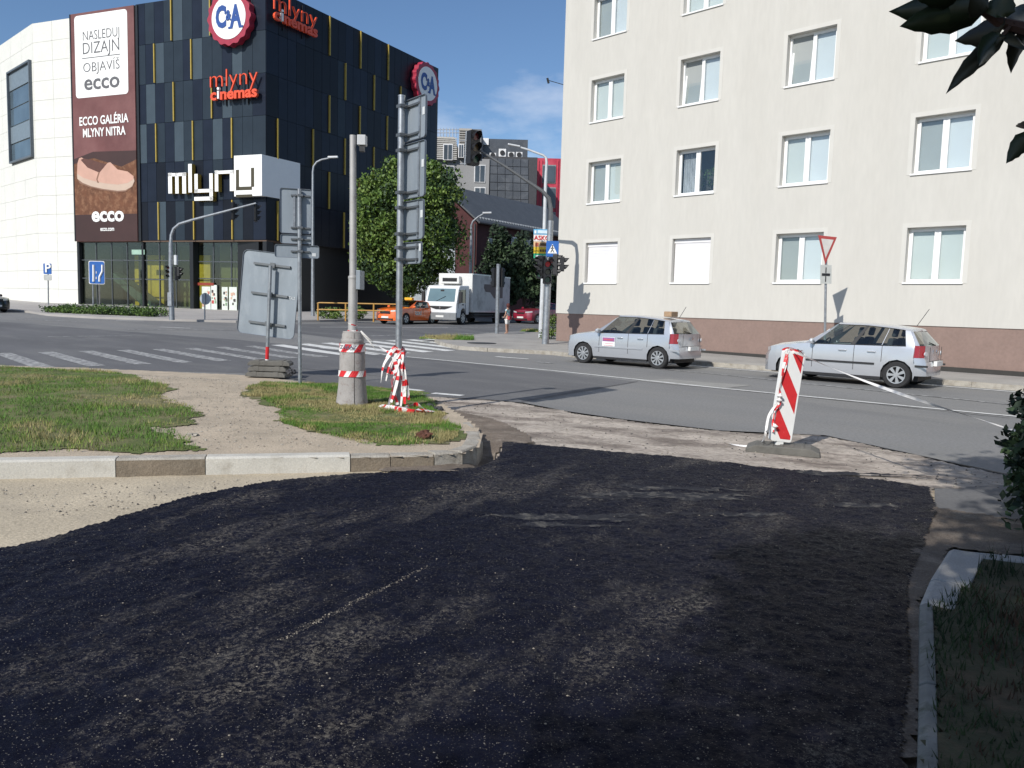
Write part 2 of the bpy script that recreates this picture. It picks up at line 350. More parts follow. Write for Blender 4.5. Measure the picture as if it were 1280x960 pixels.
def blades(name, label, poly, n, h, hf, seed, dry=.35, group=None, wd=.011, mats=None):
    rg = np.random.RandomState(seed); xs = [p[0] for p in poly]; ys = [p[1] for p in poly]
    X = rg.uniform(min(xs), max(xs), n*4); Y = rg.uniform(min(ys), max(ys), n*4)
    wx = (fbm(X, Y, 1.6, 4, seed)-.5)*.34; k = inpoly(X+wx, Y+wx, poly) & (fbm(X, Y, 4.5, 3, seed+21)+rg.uniform(-.12, .12, n*4) > .40); X = X[k][:n]; Y = Y[k][:n]; n = len(X)
    Z = hf(X, Y); dens = fbm(X, Y, 1.1, 3, seed+3)
    H = h*(.35+.9*rg.rand(n))*np.clip(.05+2.6*(dens-.18), .2, 1.9); a = rg.uniform(0, 2*pi, n); ln = rg.uniform(.1, .75, n)*H; b = rg.uniform(0, 2*pi, n); wv = wd*(.6+rg.rand(n)*.8)
    p0 = np.stack([X-np.cos(a)*wv/2, Y-np.sin(a)*wv/2, Z], 1); p1 = np.stack([X+np.cos(a)*wv/2, Y+np.sin(a)*wv/2, Z], 1); p2 = np.stack([X+np.cos(b)*ln, Y+np.sin(b)*ln, Z+H], 1)
    V = np.concatenate([p0, p1, p2]); i = np.arange(n); F = np.stack([i, i+n, i+2*n], 1)
    me = bpy.data.meshes.new(name); me.from_pydata(V.tolist(), [], F.tolist())
    for q in (mats or GREEN): me.materials.append(q)
    d2 = .5+(fbm(X, Y, 1.5, 4, seed+9)-.5)*1.5+rg.uniform(-.12, .12, n); mi = np.where(d2 > 1-dry*1.3, 2, np.where(d2 > .47, 1, 0)); me.polygons.foreach_set('material_index', mi.astype(np.int32))
    o = bpy.data.objects.new(name, me); COL.objects.link(o); return tag(o, label, None, None, 'stuff')
blades('verge_grass', 'green and straw-coloured grass on the verge left of the gravel path', gl, 120000, .047, lambda x, y: hi(x, y)+.012, 5, .27, wd=.008)
blades('verge_grass', 'patchy dry grass round the concrete pole base right of the gravel path', gr, 60000, .042, lambda x, y: hi(x, y)+.012, 6, .36, wd=.008)
STONE = [mat('pale_stone', (.34, .31, .26), .9, 0, .2, 20), mat('brown_stone', (.24, .21, .17), .9, 0, .2, 20), mat('dark_stone', (.05, .048, .048), .8, 0, .2, 20)]
def stones(name, label, poly, n, s0, s1, hf, seed, pm=(.45, .35, .2)):
    rg = np.random.RandomState(seed); xs = [p[0] for p in poly]; ys = [p[1] for p in poly]
    X = rg.uniform(min(xs), max(xs), n*4); Y = rg.uniform(min(ys), max(ys), n*4); k = inpoly(X, Y, poly); X = X[k][:n]; Y = Y[k][:n]; n = len(X)
    Z = hf(X, Y); s = s0+(s1-s0)*rg.rand(n)**3
    o8 = np.array([(1, 0, 0), (0, 1, 0), (-1, 0, 0), (0, -1, 0), (0, 0, .7), (0, 0, -.7)])
    a = rg.uniform(0, 6.28, n); V = o8[None]*s[:, None, None]*rg.uniform(.6, 1.2, (n, 6, 1)); c, q = np.cos(a)[:, None], np.sin(a)[:, None]
    V = np.stack([V[..., 0]*c-V[..., 1]*q+X[:, None], V[..., 0]*q+V[..., 1]*c+Y[:, None], V[..., 2]+Z[:, None]+.2*s[:, None]], 2).reshape(-1, 3)
    fc = np.array([(0, 1, 4), (1, 2, 4), (2, 3, 4), (3, 0, 4)]); F = (np.arange(n)[:, None, None]*6+fc[None]).reshape(-1, 3)
    me = bpy.data.meshes.new(name); me.from_pydata(V.tolist(), [], F.tolist())
    for m_ in STONE: me.materials.append(m_)
    me.polygons.foreach_set('material_index', np.repeat(rg.choice(3, n, p=pm), 4).astype(np.int32))
    o = bpy.data.objects.new(name, me); COL.objects.link(o); return tag(o, label, None, None, 'stuff')
pathp = [(p.x, p.y) for p in [G(110, 460, .1), G(300, 470, .1), G(305, 492, .12), G(350, 520, .13), G(370, 538, .13), G(460, 558, .13), G(240, 562, .13), G(235, 520, .13), G(200, 480, .13)]]
stones('gravel', 'small loose pebbles on the gravel path', pathp, 4200, .004, .018, hi, 3, (.55, .43, .02))
stones('gravel', 'loose pebbles along the foot of the verge kerb', [(-7, 5.4), (-4.4, 6.55), (-.7, 7.45), (-.2, 7.6), (-.1, 7.2), (-4.4, 5.2), (-7, 4.4)], 1800, .004, .017, hs, 4)
stones('grit', 'grains of stone on the black tar', tarp, 7000, .0025, .008, ht, 5, (.015, .30, .685))
q0, q1 = G(350, 802, .03).xy, G(535, 708, .03).xy; nn_ = Vector((-(q1-q0).y, (q1-q0).x)).normalized()*.028
stones('dust_line', 'thin pale line of grit crossing the black tar', [(q0-nn_*.6)[:2], (q1-nn_*.4)[:2], (q1+nn_*.5)[:2], (q0+nn_)[:2]], 1500, .002, .006, ht, 8, (.05, .75, .2))
eb = [G(x, y) for x, y in ((-60, 704), (0, 692), (60, 680), (150, 650), (250, 623), (330, 607), (420, 598), (520, 592), (600, 586))]
stones('tar_crumbs', 'black crumbs of tar scattered on the sand along the edge of the fresh layer', [(p.x-.02, p.y+.16) for p in eb]+[(p.x+.1, p.y-.12) for p in eb[::-1]], 2600, .004, .016, lambda x, y: hs(x, y)+.006, 19, (0, .06, .94))
DUST = mat('dusty_tar', (.085, .08, .074), .95, 0, .3, 14, col2=(.008, .009, .016), c2=(.38, .50), c2scale=9, bump=.6, bscale=40, fine=.4, fscale=50)
rgd = random.Random(12)
for k in range(15):
    cx_ = rgd.uniform(700, 1120); cy_ = rgd.uniform(586, 668); wd_ = rgd.uniform(40, 110); hh_ = rgd.uniform(1.2, 3); sl_ = rgd.uniform(.0, .07)
    pp = [G(cx_-wd_, cy_-wd_*sl_, .05), G(cx_-wd_*.2, cy_-hh_-wd_*sl_*.2, .05), G(cx_+wd_*.6, cy_-hh_*.6+wd_*sl_*.6, .05), G(cx_+wd_, cy_+wd_*sl_, .05), G(cx_+wd_*.3, cy_+hh_, .05), G(cx_-wd_*.5, cy_+hh_*.8, .05)]
    struct(sheet('dusty_streak', [(p.x, p.y) for p in pp], .028, lambda x, y: ht(x, y)+.002, DUST, .10, 4, 60+k))
stones('rubble', 'crumbs of broken asphalt along the milled edge', mill, 3000, .004, .018, hm, 6, (.3, .4, .3))

# kerbs: each kerbstone its own part
KL = mat('kerb_concrete_pale', (.50, .48, .43), .9, 0, .08, 3, col2=(.36, .33, .28), c2=(.55, .78), c2scale=4, bump=.25, bscale=40, fine=.12)
KD = mat('kerb_concrete_old', (.37, .345, .30), .95, 0, .15, 4, col2=(.24, .21, .17), c2=(.45, .7), c2scale=5, bump=.5, bscale=30, fine=.2)
KB = mat('kerb_face_brown', (.19, .155, .115), .95, 0, .2, 4, col2=(.2, .17, .13), c2=(.5, .75), c2scale=6, bump=.6, bscale=30, fine=.2)
def kerbstone(mb, a, b, wd, z0, z1, ztop_in=None, jit=0.):
    a = Vector(a[:2]); b = Vector(b[:2]); t = (b-a).normalized(); n = Vector((-t.y, t.x)); g = .004
    a = a+t*g; b = b-t*g; ch = .018
    r = lambda: random.uniform(-jit, jit)
    lo = [a, b, b+n*wd, a+n*wd]
    v = [(p.x+r(), p.y+r(), z0) for p in lo]+[(a.x+r(), a.y+r(), z1-ch+r()), (b.x+r(), b.y+r(), z1-ch+r()), (b.x+n.x*wd, b.y+n.y*wd, z1+r()), (a.x+n.x*wd, a.y+n.y*wd, z1+r()), (a.x+n.x*ch*1.4, a.y+n.y*ch*1.4, z1+r()), (b.x+n.x*ch*1.4, b.y+n.y*ch*1.4, z1+r())]
    mb.add(v, [(0, 1, 5, 4)], 1); mb.add(v, [(4, 5, 9, 8), (8, 9, 6, 7), (1, 2, 6, 9, 5), (0, 4, 8, 7, 3), (3, 7, 6, 2)], 0)
vk = thing('verge_kerb', 'concrete kerb along the front of the grass verge, curving round its right end', 'kerb', (0, 0, 0))
def along(X): return Vector((X, 6.81+(X+4.41)*.2425))
cuts = [(G(145, 594).x), (G(260, 590).x), (G(440, 586).x), -.74]
seq = [(-16+i*1.0, -15+i*1.0, 0) for i in range(0, 11)]+[(-5.0, cuts[0], 0), (cuts[0], cuts[1], 1), (cuts[1], cuts[2], 0), (cuts[2], -1.15, 2), (-1.15, cuts[3], 2)]
for x0, x1, k in seq:
    mb = MB(); kerbstone(mb, along(x0), along(x1), .16, -.2, .150 if k < 2 else .138)
    o = mb.build('kerbstone', [KL, KL] if k == 0 else [KD, KB], vk, fix=True, bevel=.006)
    if k: o['label'] = 'old kerbstone with a brown crumbling face'
for i in range(len(curve)-1):
    mb = MB(); kerbstone(mb, curve[i], curve[i+1], .17, -.24, .145+random.uniform(-.008, .008)-.011*max(0, i-3), jit=.012)
    mb.build('kerbstone', [KD, KD], vk, bevel=.008)
rk = [G(1150, 1100, .11), G(1148, 960, .11), G(1150, 850, .11), G(1150, 752, .11), G(1163, 722, .11), G(1187, 685, .11), G(1250, 691, .11), G(1330, 700, .11), G(1500, 720, .11)]
rkt = thing('corner_kerb', 'pale concrete kerb round the shaded grass at bottom right', 'kerb', (0, 0, 0))
KG = mat('kerb_concrete_grey', (.40, .385, .36), .9, 0, .1, 4, col2=(.28, .27, .26), c2=(.5, .75), c2scale=4, bump=.35, bscale=35, fine=.15)
KG2 = mat('kerb_concrete_mossy', (.22, .215, .195), .95, 0, .2, 6, col2=(.10, .105, .075), c2=(.52, .7), c2scale=9, bump=.4, bscale=35)  # darker mottled concrete for the lower corner stones
for i in range(len(rk)-1):
    mb = MB(); a, b = rk[i], rk[i+1]; kerbstone(mb, b, a, .06 if i < 3 else .16 if i != 4 else .2 if i == 4 else .2, -.06, .11-.004*(i % 2))
    mb.build('kerbstone', [KG if i > 2 else KG2]*2, rkt, bevel=.006)
rv = [(p.x+(.045 if i < 4 else .12), p.y-(.02 if i < 4 else .15)) for i, p in enumerate(rk)]+[(9, 4.5), (9, -3), (1.6, -3)]
def hv(x, y): return .085+.02*fbm(x, y, 2, 3, 5)+.01*fbm(x, y, 15, 2, 5)
DSOIL = mat('shaded_grass_soil', (.06, .06, .03), .95, 0, .3, 3, col2=(.13, .09, .055), c2=(.5, .7), c2scale=4, bump=.7, bscale=40)  # darker copy of the grass soil, the corner's shade put into its colour
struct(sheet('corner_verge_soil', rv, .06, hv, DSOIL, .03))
SHG = [mat('shade_grass_dark', (.020, .036, .012), .9, 0, .25, 3), mat('shade_grass_green', (.034, .056, .018), .9, 0, .25, 3), mat('dead_leaf_brown', (.085, .045, .025), .9, 0, .3, 6)]  # grass greens darkened so their colour carries the corner's shade
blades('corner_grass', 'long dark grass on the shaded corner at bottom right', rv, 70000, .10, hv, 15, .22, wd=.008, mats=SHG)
struct(sheet('kerbside_dirt', [(p.x, p.y) for p in P3((1166, 638), (1262, 652), (1310, 655), (1310, 700), (1190, 690), (1155, 750), (1150, 960), (1118, 960), (1124, 740), (1140, 690))], .04, lambda x, y: .012+.03*fbm(x, y, 6, 4, 77), DIRT, .05, 3, 8))  # dark sheet over the sand strip, shade put into its colour

# pavements
pk = [G(545, 428), G(552, 432), G(574, 437), G(610, 439.5), G(650, 441.5), G(690, 443.5), G(720, 447)]
pk = [(p.x, p.y) for p in pk]+[(4.6, 24.9), (10.9, 18.9), (20, 10.3), (32, -1)]
pv = pk+[(60, -1), (60, 40), (20, 44), (6, 44)]+[(p.x, p.y) for p in (G(700, 413, .12), G(660, 414.5, .12), G(610, 416.5, .12), G(572, 420, .12), G(552, 424, .12))]
struct(flat('corner_pavement', pv, PAVE, .12, .2))
kt = thing('street_kerb', 'grey kerb of the pavement in front of the cream apartment block', 'kerb')
for i in range(len(pk)-1):
    a, b = Vector(pk[i]), Vector(pk[i+1]); n = max(1, round((b-a).length/1.5))
    for j in range(n):
        p, q = a.lerp(b, j/n), a.lerp(b, (j+1)/n); t = (q-p).normalized(); nn = Vector((-t.y, t.x)); mb = MB()
        if nn.y < 0: nn = -nn
        p = p-nn*.06; q = q-nn*.06; mz = (zt(p.y), zt(q.y)); P_ = [p+t*.004, q-t*.004, q-t*.004+nn*.13, p+t*.004+nn*.13]
        mb.add([(v.x, v.y, zt(v.y)-.1) for v in P_]+[(v.x, v.y, zt(v.y)+.126) for v in P_], [(0, 1, 5, 4), (1, 2, 6, 5), (2, 3, 7, 6), (3, 0, 4, 7), (4, 5, 6, 7)])
        mb.build('kerbstone', KD, kt)
mk = [G(-60, 388), G(0, 389), G(35, 391), G(60, 395), (G(120, 398.5)), G(180, 400.5), G(295, 403.5), G(400, 402.5), G(470, 400.5), G(497, 399)]
mk = [(p.x, p.y) for p in mk]
mp_ = mk+[(mk[-1][0]+.42*60, mk[-1][1]+60), (-60, 115), (-80, 80)]
MPAVE = mat('mall_paving', (.36, .34, .32), .9, 0, .1, .6, bump=.2, bscale=30, fine=.12)
struct(flat('mall_pavement', mp_, MPAVE, .12, .2))

# road markings
def strip(name, a, b, wd, m=LINE, off=.009, parent=None):
    a = Vector(a[:2]); b = Vector(b[:2]); t = (b-a).normalized(); n = Vector((-t.y, t.x))*wd/2
    return flat(name, [a-n, b-n, b+n, a+n], m, off, parent=parent)
zc = thing('zebra_crossing', 'white striped zebra crossing across the near road behind the verge', 'crosswalk')
A = G(28, 441); B = G(429, 428); dr = Vector((B.x-A.x, B.y-A.y)).normalized(); sd2 = Vector((.66, -.75)).normalized()
for i in range(-13, 20):
    o2 = Vector((B.x, B.y))+dr*(i*1.06)
    P_ = [o2, o2+dr*(.52 if i > -4 else .42), o2+dr*(.52 if i > -4 else .42)+sd2*5.2, o2+sd2*5.2]
    fo = flat('stripe', P_, LINE if i > -4 else LINE2, .009, parent=zc)
mkt = thing('lane_marking', 'white lane lines along the road in front of the parked cars', 'road marking')
l1 = [G(400, 435), G(548, 450), G(700, 464.5), G(900, 485.5), G(1260, 520), G(1500, 545)]
for i in range(len(l1)-1): strip('line', l1[i], l1[i+1], .13, LINE, .009, mkt)
l2 = [G(640, 439.8+1.5), G(782, 457.5), G(900, 468.5), G(1117, 491), G(1400, 520)]
for i in range(1, len(l2)-1): strip('line', l2[i], l2[i+1], .10, LINE2, .009, mkt)
l3 = [(.9, 27.3), (4.3, 24.5), (10.6, 18.5), (20, 9.6)]
for i in range(len(l3)-1): strip('line', l3[i], l3[i+1], .14, LINE, .009, mkt)
for a, b, m_ in (((500, 486), (527, 489), LINE), ((541, 492), (578, 495), LINE), ((60, 421), (165, 420), LINE2), ((200, 409), (238, 410.5), LINE), ((20, 399), (110, 403), LINE2), ((145, 401), (180, 401.6), LINE), ((400, 409), (560, 409.5), LINE), ((560, 409.5), (690, 409), LINE2), ((620, 446), (660, 449), LINE), ((530, 420), (620, 415.5), LINE2), ((160, 412), (330, 413), LINE2), ((672, 453), (690, 454.5), LINE2), ((430, 421), (500, 419), LINE2)):
    strip('line', G(*a), G(*b), .2, m_, .010, mkt)
struct(flat('road_repair_patch', P3((797, 476), (842, 481), (905, 486), (940, 482), (880, 478), (835, 474)), mat('pale_repair_asphalt', (.25, .245, .23), .9, 0, .12, 3, fine=.2), .007))
SEAM = mat('bitumen_seam', (.03, .03, .032), .7, 0, .2, 5)
stt = thing('sealed_crack', 'dark bitumen seams running across the old road surface', 'road repair')
for pts in (((920, 488), (1100, 506), (1262, 523)), ((652, 502), (725, 489), (797, 477)), ((1032, 545), (1150, 570), (1290, 600)), ((300, 452), (390, 462), (500, 473))):
    q = [G(*p) for p in pts]
    for i in range(len(q)-1):
        n = 6
        for j in range(n):
            a = q[i].lerp(q[i+1], j/n); b = q[i].lerp(q[i+1], (j+1)/n); jj = .02
            strip('seam', (a.x+random.uniform(-jj, jj), a.y+random.uniform(-jj, jj)), (b.x, b.y), random.uniform(.02, .045), SEAM, .006, stt)
stt['kind'] = 'structure'
mc = G(602, 429, .12); mh = MB(); mh.disc((0, 0, 0), .55, (0, 0, 1), 24, 0, .012); tag(mh.build('manhole_cover', mat('cast_iron', (.07, .07, .07), .6, .5, .2, 8), loc=(mc.x, mc.y, zt(mc.y)+.122)), 'dark round manhole cover in the corner pavement', 'manhole cover')

# ---------------------------------------------------------------- buildings
class Plane:
    """a facade: s metres along it, z up, o metres out of it"""
    def __init__(s, P, D, out):
        s.P = Vector((P[0], P[1], 0)); s.D = Vector((D[0], D[1], 0)).normalized(); s.n = Vector((s.D.y, -s.D.x, 0))
        if s.n.dot(Vector((out[0], out[1], 0))) < 0: s.n = -s.n
        s.read = s.D if s.D.cross(Vector((0, 0, 1))).dot(s.n) > 0 else -s.D
    def pt(s, a, z, o=0.): return s.P+s.D*a+s.n*o+Vector((0, 0, z))
    def W(s, px, py):
        d = ray(px, py); c = Vector((0, 0, CAMH)); t = (s.P-c).dot(s.n)/d.dot(s.n); q = c+d*t-s.P
        return q.dot(s.D), q.z
    def box(s, mb, s0, s1, z0, z1, o0, o1, m=0):
        vs = [s.pt(a, z, o) for o in (o0, o1) for a, z in ((s0, z0), (s1, z0), (s1, z1), (s0, z1))]
        mb.add(vs, [(0, 1, 2, 3), (7, 6, 5, 4), (0, 4, 5, 1), (1, 5, 6, 2), (2, 6, 7, 3), (3, 7, 4, 0)], m)
        return s
    def quad(s, mb, s0, s1, z0, z1, o, m=0): mb.face([s.pt(s0, z0, o), s.pt(s1, z0, o), s.pt(s1, z1, o), s.pt(s0, z1, o)], m)
    def poly(s, mb, pts, o0, o1, m=0): mb.prism([s.pt(a, z, o0) for a, z in pts], s.n*(o1-o0), m)
    def fr(s, a, z, o): return frame(s.pt(a, z, o), s.read)
def wp(mb, name, mats, par, **k):
    o = mb.build(name, mats, par, **k); o.matrix_parent_inverse = Matrix.Rotation(-par.rotation_euler.z, 4, 'Z') @ Matrix.Translation(-par.location); return o
def pxbox(pl, mb, x0, x1, y0, y1, o0, o1, m=0, xr=None):
    a, zt_ = pl.W(x0, y0); b, zb = pl.W(x1, y1); z1 = pl.W((x0+x1)/2, y0)[1]; z0 = pl.W((x0+x1)/2, y1)[1]
    pl.box(mb, min(a, b), max(a, b), min(z0, z1), max(z0, z1), o0, o1, m)

# --- the cream apartment block on the right
PLAS = mat('cream_render', (.525, .508, .467), .92, 0, .03, 1.5, col2=(.51, .492, .45), c2=(.45, .7), c2scale=1.1, bump=.05, bscale=120, fine=.025, fscale=9, stretch=(1, 1, .22))
PLT = mat('render_trim', (.56, .545, .505), .9, 0, .03, 2, bump=.1, bscale=120)
PLIN = mat('pink_brown_plinth', (.235, .165, .14), .92, 0, .05, 2, bump=.25, bscale=120, fine=.06, fscale=12)
PVC = mat('white_window_frame', (.80, .80, .79), .35, 0, .02, 4)
DARKROOM = mat('dark_room', (.05, .05, .05), .9, 0, .1, 2)
GL = glass_mat('window_glass', (.965, .985, .985), 1.)
AP = Plane((1.72, 33), (1, -1), (-1, -1))
ap = thing('apartment_block', 'cream rendered apartment block with pink-brown plinth and white windows, filling the right side', 'building', (1.72, 33, 0))
cols = [(1.47, 3.05), (5.52, 7.08), (9.49, 11.06), (13.52, 15.06), (17.5, 19.05), (21.5, 23.05)]
rows = [(2.6, 4.17), (5.68, 7.27), (8.78, 10.38), (11.9, 13.46), (15.02, 16.6)]
sb = [0]+[x for c in cols for x in c]+[28]; zb = [1.375]+[x for r in rows for x in r]+[18.4]
mb = MB()
for i in range(len(sb)-1):
    for j in range(len(zb)-1):
        if i % 2 == 1 and j % 2 == 1:
            s0, s1, z0, z1 = sb[i], sb[i+1], zb[j], zb[j+1]; q = AP.pt; d = -.32
            for a, b in (((s0, z0), (s1, z0)), ((s1, z0), (s1, z1)), ((s1, z1), (s0, z1)), ((s0, z1), (s0, z0))):
                mb.face([q(*a, 0), q(*b, 0), q(*b, d), q(*a, d)], 0)
        else: AP.quad(mb, sb[i], sb[i+1], zb[j], zb[j+1], 0)
for a, b in (((0, 0), (0, -14)), ((28, -14), (28, 0))):
    mb.face([AP.pt(a[0], 1.375, a[1]), AP.pt(b[0], 1.375, b[1]), AP.pt(b[0], 18.4, b[1]), AP.pt(a[0], 18.4, a[1])])
AP.quad(mb, 0, 28, 1.375, 18.4, -14)
mb.face([AP.pt(0, 1.375, 0), AP.pt(28, 1.375, 0), AP.pt(28, 1.375, -.05), AP.pt(0, 1.375, -.05)])
o = wp(mb, 'wall', PLAS, ap, fix=False)
mb = MB(); AP.box(mb, -.1, 28.1, 18.4, 18.7, -14.1, .25); wp(mb, 'roof', mat('roof_edge', (.3, .3, .3), .7), ap)
mb = MB(); AP.box(mb, .03, 27.97, -.5, 1.38, -13.9, -.03); wp(mb, 'plinth', PLIN, ap)
mb = MB(); AP.box(mb, .0, 28, -.3, .25, -.03, .012); wp(mb, 'drip_strip', mat('dark_base_strip', (.04, .038, .035), .9), ap)
BL = [mat('blind_pale_blue', (.55, .58, .60), .8, 0, .03, 1), mat('blind_grey_green', (.31, .33, .325), .8, 0, .05, 1), mat('blind_mint', (.50, .53, .515), .8, 0, .03, 1)]
SHUT = mat('roller_shutter', (.74, .73, .74), .6, 0, .02, 2)
def tri_leaf(mb, p, d, l, w_, m=0, droop=0.):
    d = Vector(d).normalized(); s_ = d.cross(Vector((.1, .2, 1))).normalized(); u = s_.cross(d)
    a = Vector(p); mid = a+d*l*.45; tip = a+d*l+Vector((0, 0, -droop*l))
    mb.add([a, mid+s_*w_/2+u*.1*w_, tip, mid-s_*w_/2+u*.1*w_, mid-u*.1*w_], [(0, 1, 4), (1, 2, 4), (2, 3, 4), (3, 0, 4)], m)
FOLI = mat('house_plant', (.05, .10, .02), .7, 0, .3, 9)
for i, c in enumerate(cols):
    for j, r in enumerate(rows):
        s0, s1 = c; z0, z1 = r; k = -.10
        mb = MB()
        for t_ in ((s0-.13, s0-.002, z0-.02, z1+.13), (s1+.002, s1+.13, z0-.02, z1+.13), (s0-.002, s1+.002, z1+.002, z1+.13)): AP.box(mb, *t_, -.004, .008)
        wp(mb, 'window_surround', PLT, ap)
        mb = MB(); f = .055
        for a, b, cc, dd in ((s0, s1, z0, z0+f), (s0, s1, z1-f, z1), (s0, s0+f, z0+f, z1-f), (s1-f, s1, z0+f, z1-f)): AP.box(mb, a, b, cc, dd, -.29, -.20)
        mid = (s0+s1)/2; shutter = (j == 0 and i in (0, 1))
        if not shutter: AP.box(mb, mid-.035, mid+.035, z0+f, z1-f, -.28, -.195)
        wn = wp(mb, 'window', PVC, ap)
        if shutter: wn['label'] = 'window with its white roller shutter down'
        mb = MB(); AP.box(mb, s0-.03, s1+.03, z0-.035, z0+.012, -.23, .045); wp(mb, 'sill', PVC, ap)
        if shutter:
            mb = MB(); n = 26; hh = (z1-.14-z0-.01)/n
            for q in range(n): AP.box(mb, s0+.03, s1-.03, z0+.012+q*hh, z0+.012+q*hh+hh*.86, -.165, -.145+.002*(q % 2))
            AP.box(mb, s0+.03, s1-.03, z0+.01, z1-.12, -.17, -.155); AP.box(mb, s0+.01, s1-.01, z1-.15, z1-.005, -.19, -.12)
            o = wp(mb, 'shutter', SHUT, wn); o.matrix_parent_inverse = Matrix.Identity(4); continue
        tilt = (i, j) in ((1, 2), (2, 2))
        for h_, (a, b) in enumerate(((s0+f, mid-.035), (mid+.035, s1-f))):
            mb = MB(); g = .05; zz0, zz1 = z0+f, z1-f
            for a_, b_, cc, dd in ((a, b, zz0, zz0+g), (a, b, zz1-g, zz1), (a, a+g, zz0+g, zz1-g), (b-g, b, zz0+g, zz1-g)): AP.box(mb, a_, b_, cc, dd, -.25, -.185)
            mb2 = MB(); AP.box(mb2, a+g, b-g, zz0+g, zz1-g, -.225, -.215)
            if tilt and h_ == 0:
                for m_ in (mb, mb2):
                    m_.v = [v-AP.n*((v.z-zz0)*.10) for v in m_.v]
            for m_, nm, mt in ((mb, 'sash', PVC), (mb2, 'pane', GL)):
                o = wp(m_, nm, mt, wn); o.matrix_parent_inverse = Matrix.Identity(4)
        mb = MB(); mb2 = MB()
        if (i, j) == (1, 1):
            for q in range(14):
                a = s0+.1+q*.05; AP.poly(mb, [(a, z0+.1), (a+.03, z0+.1), (a+.025, z1-.1), (a+.005, z1-.1)], -.38-.02*(q % 2), -.37)
            for q in range(90): tri_leaf(mb2, AP.pt(s1-.35+random.gauss(0, .16), z0+.25+random.random()*.6, -.42), (random.gauss(0, 1), random.gauss(0, 1), random.random()), .16, .07)
            o = wp(mb, 'curtain', mat('net_curtain', (.5, .52, .55), .9), wn); o.matrix_parent_inverse = Matrix.Identity(4)
            o = wp(mb2, 'house_plant', FOLI, wn); o.matrix_parent_inverse = Matrix.Identity(4)
        else:
            hb = [(1, 0), (1, 0), (1, 0), (2, 0), (2, 2)][(i*3+j*2) % 5]
            AP.box(mb, s0+.04, mid, z0+.05, z1-.05, -.30, -.29, 0); AP.box(mb, mid+.002, s1-.04, z0+.05, z1-.05, -.30, -.29, 1)
            if (i, j) == (0, 1): hb = (1, 2)
            o = wp(mb, 'blind', [BL[hb[0]], BL[hb[1]]], wn); o.matrix_parent_inverse = Matrix.Identity(4)
mb = MB(); AP.box(mb, .3, 27.7, .3, 18, -6, -5.8); AP.box(mb, .3, 27.7, 1.5, 18.3, -.9, -.85); wp(mb, 'inner_wall', DARKROOM, ap)

# --- the dark shopping mall
ML = Plane((-18.5, 60), (-.929, .370), (-.37, -.93)); MR = Plane((-18.5, 60), (.482, .876), (.876, -.482))
mall = thing('shopping_mall', 'black panelled shopping mall with thin yellow fins and a glass ground floor', 'shopping mall', (-18.5, 60, 0))
PN = [mat('panel_black', (.008, .010, .016), .35, 0, .15, 1, spec=.2), mat('panel_navy', (.012, .017, .030), .35, 0, .15, 1, spec=.2), mat('panel_slate', (.022, .032, .044), .35, 0, .1, 1, spec=.2), mat('panel_light_slate', (.050, .070, .088), .38, 0, .08, 1, spec=.25)]
rg = random.Random(3)
pan = {}
def panel(pl, s0, s1, z0, z1, k, par=mall):
    mb = MB(); g = .012; pl.box(mb, s0+g, s1-g, z0+g, z1-g, -.05, .03+.008*rg.random()); wp(mb, 'panel', PN[k], par)
ZR = [6, 9, 12, 15, 18, 21, 24.1]
eL = [0]+[.245+.935*k for k in range(1, 14)]; eR = [0]+[.245+.9315*k for k in range(1, 24)]
patt = {5: '0010220310022', 4: '2031002200301', 3: '0031022003100', 2: '2013002031002', 1: '0120013002100', 0: '0030200300200'}
pl_light = {5: '1220231232121', 4: '2231223122312', 3: '1223121222131', 2: '2221312231213', 1: '1101210211011', 0: '1020130020310'}
for r in range(6):
    for k in range(len(eL)-1): panel(ML, eL[k], eL[k+1], ZR[r], ZR[r+1], int(pl_light[r][k % 13]))
    for k in range(len(eR)-1): panel(MR, eR[k], eR[k+1], ZR[r], ZR[r+1], rg.choice([0, 0, 0, 0, 1, 1, 1, 2] if r > 1 else [0, 0, 0, 0, 0, 1]))
mb = MB(); ML.box(mb, .05, 19.3, 6, 24.05, -4, -.06); MR.box(mb, .05, 21.6, 6, 24.05, -4, -.06)
p = [ML.pt(19.2, 24, -.2), ML.pt(0, 24, -.2), MR.pt(21.6, 24, -.2), MR.pt(21.6, 24, -20), ML.pt(19.2, 24, -20)]
mb.prism(p, (0, 0, .05)); MR.box(mb, 21.6, 22.0, 0, 24.1, -20, 0); wp(mb, 'wall', mat('mall_core', (.012, .012, .015), .5), mall)
for pl, lst in ((ML, [(5, 5.02), (5, 8.76), (4, 6.85), (4, 10.5), (3, 4.92), (3, 8.62), (2, 3.05), (2, 6.77), (2, 10.43), (0, 3.05), (0, 6.75), (0, 10.3)]),
                (MR, [(5, 6.65), (5, 10.43), (5, 14.15), (4, 8.55), (4, 12.25), (4, 16), (3, 6.65), (3, 10.4), (3, 14.1), (2, 1.05), (2, 4.8), (2, 8.55), (2, 12.3), (1, 6.67), (1, 10.4), (1, 14), (0, 1.05), (0, 4.8), (0, 8.5), (0, 12.3)])):
    for r, s_ in lst:
        mb = MB(); pl.box(mb, s_-.045, s_+.05, ZR[r]+.04, ZR[r+1]-.04, .0, .16); o = wp(mb, 'fin', YEL, mall)
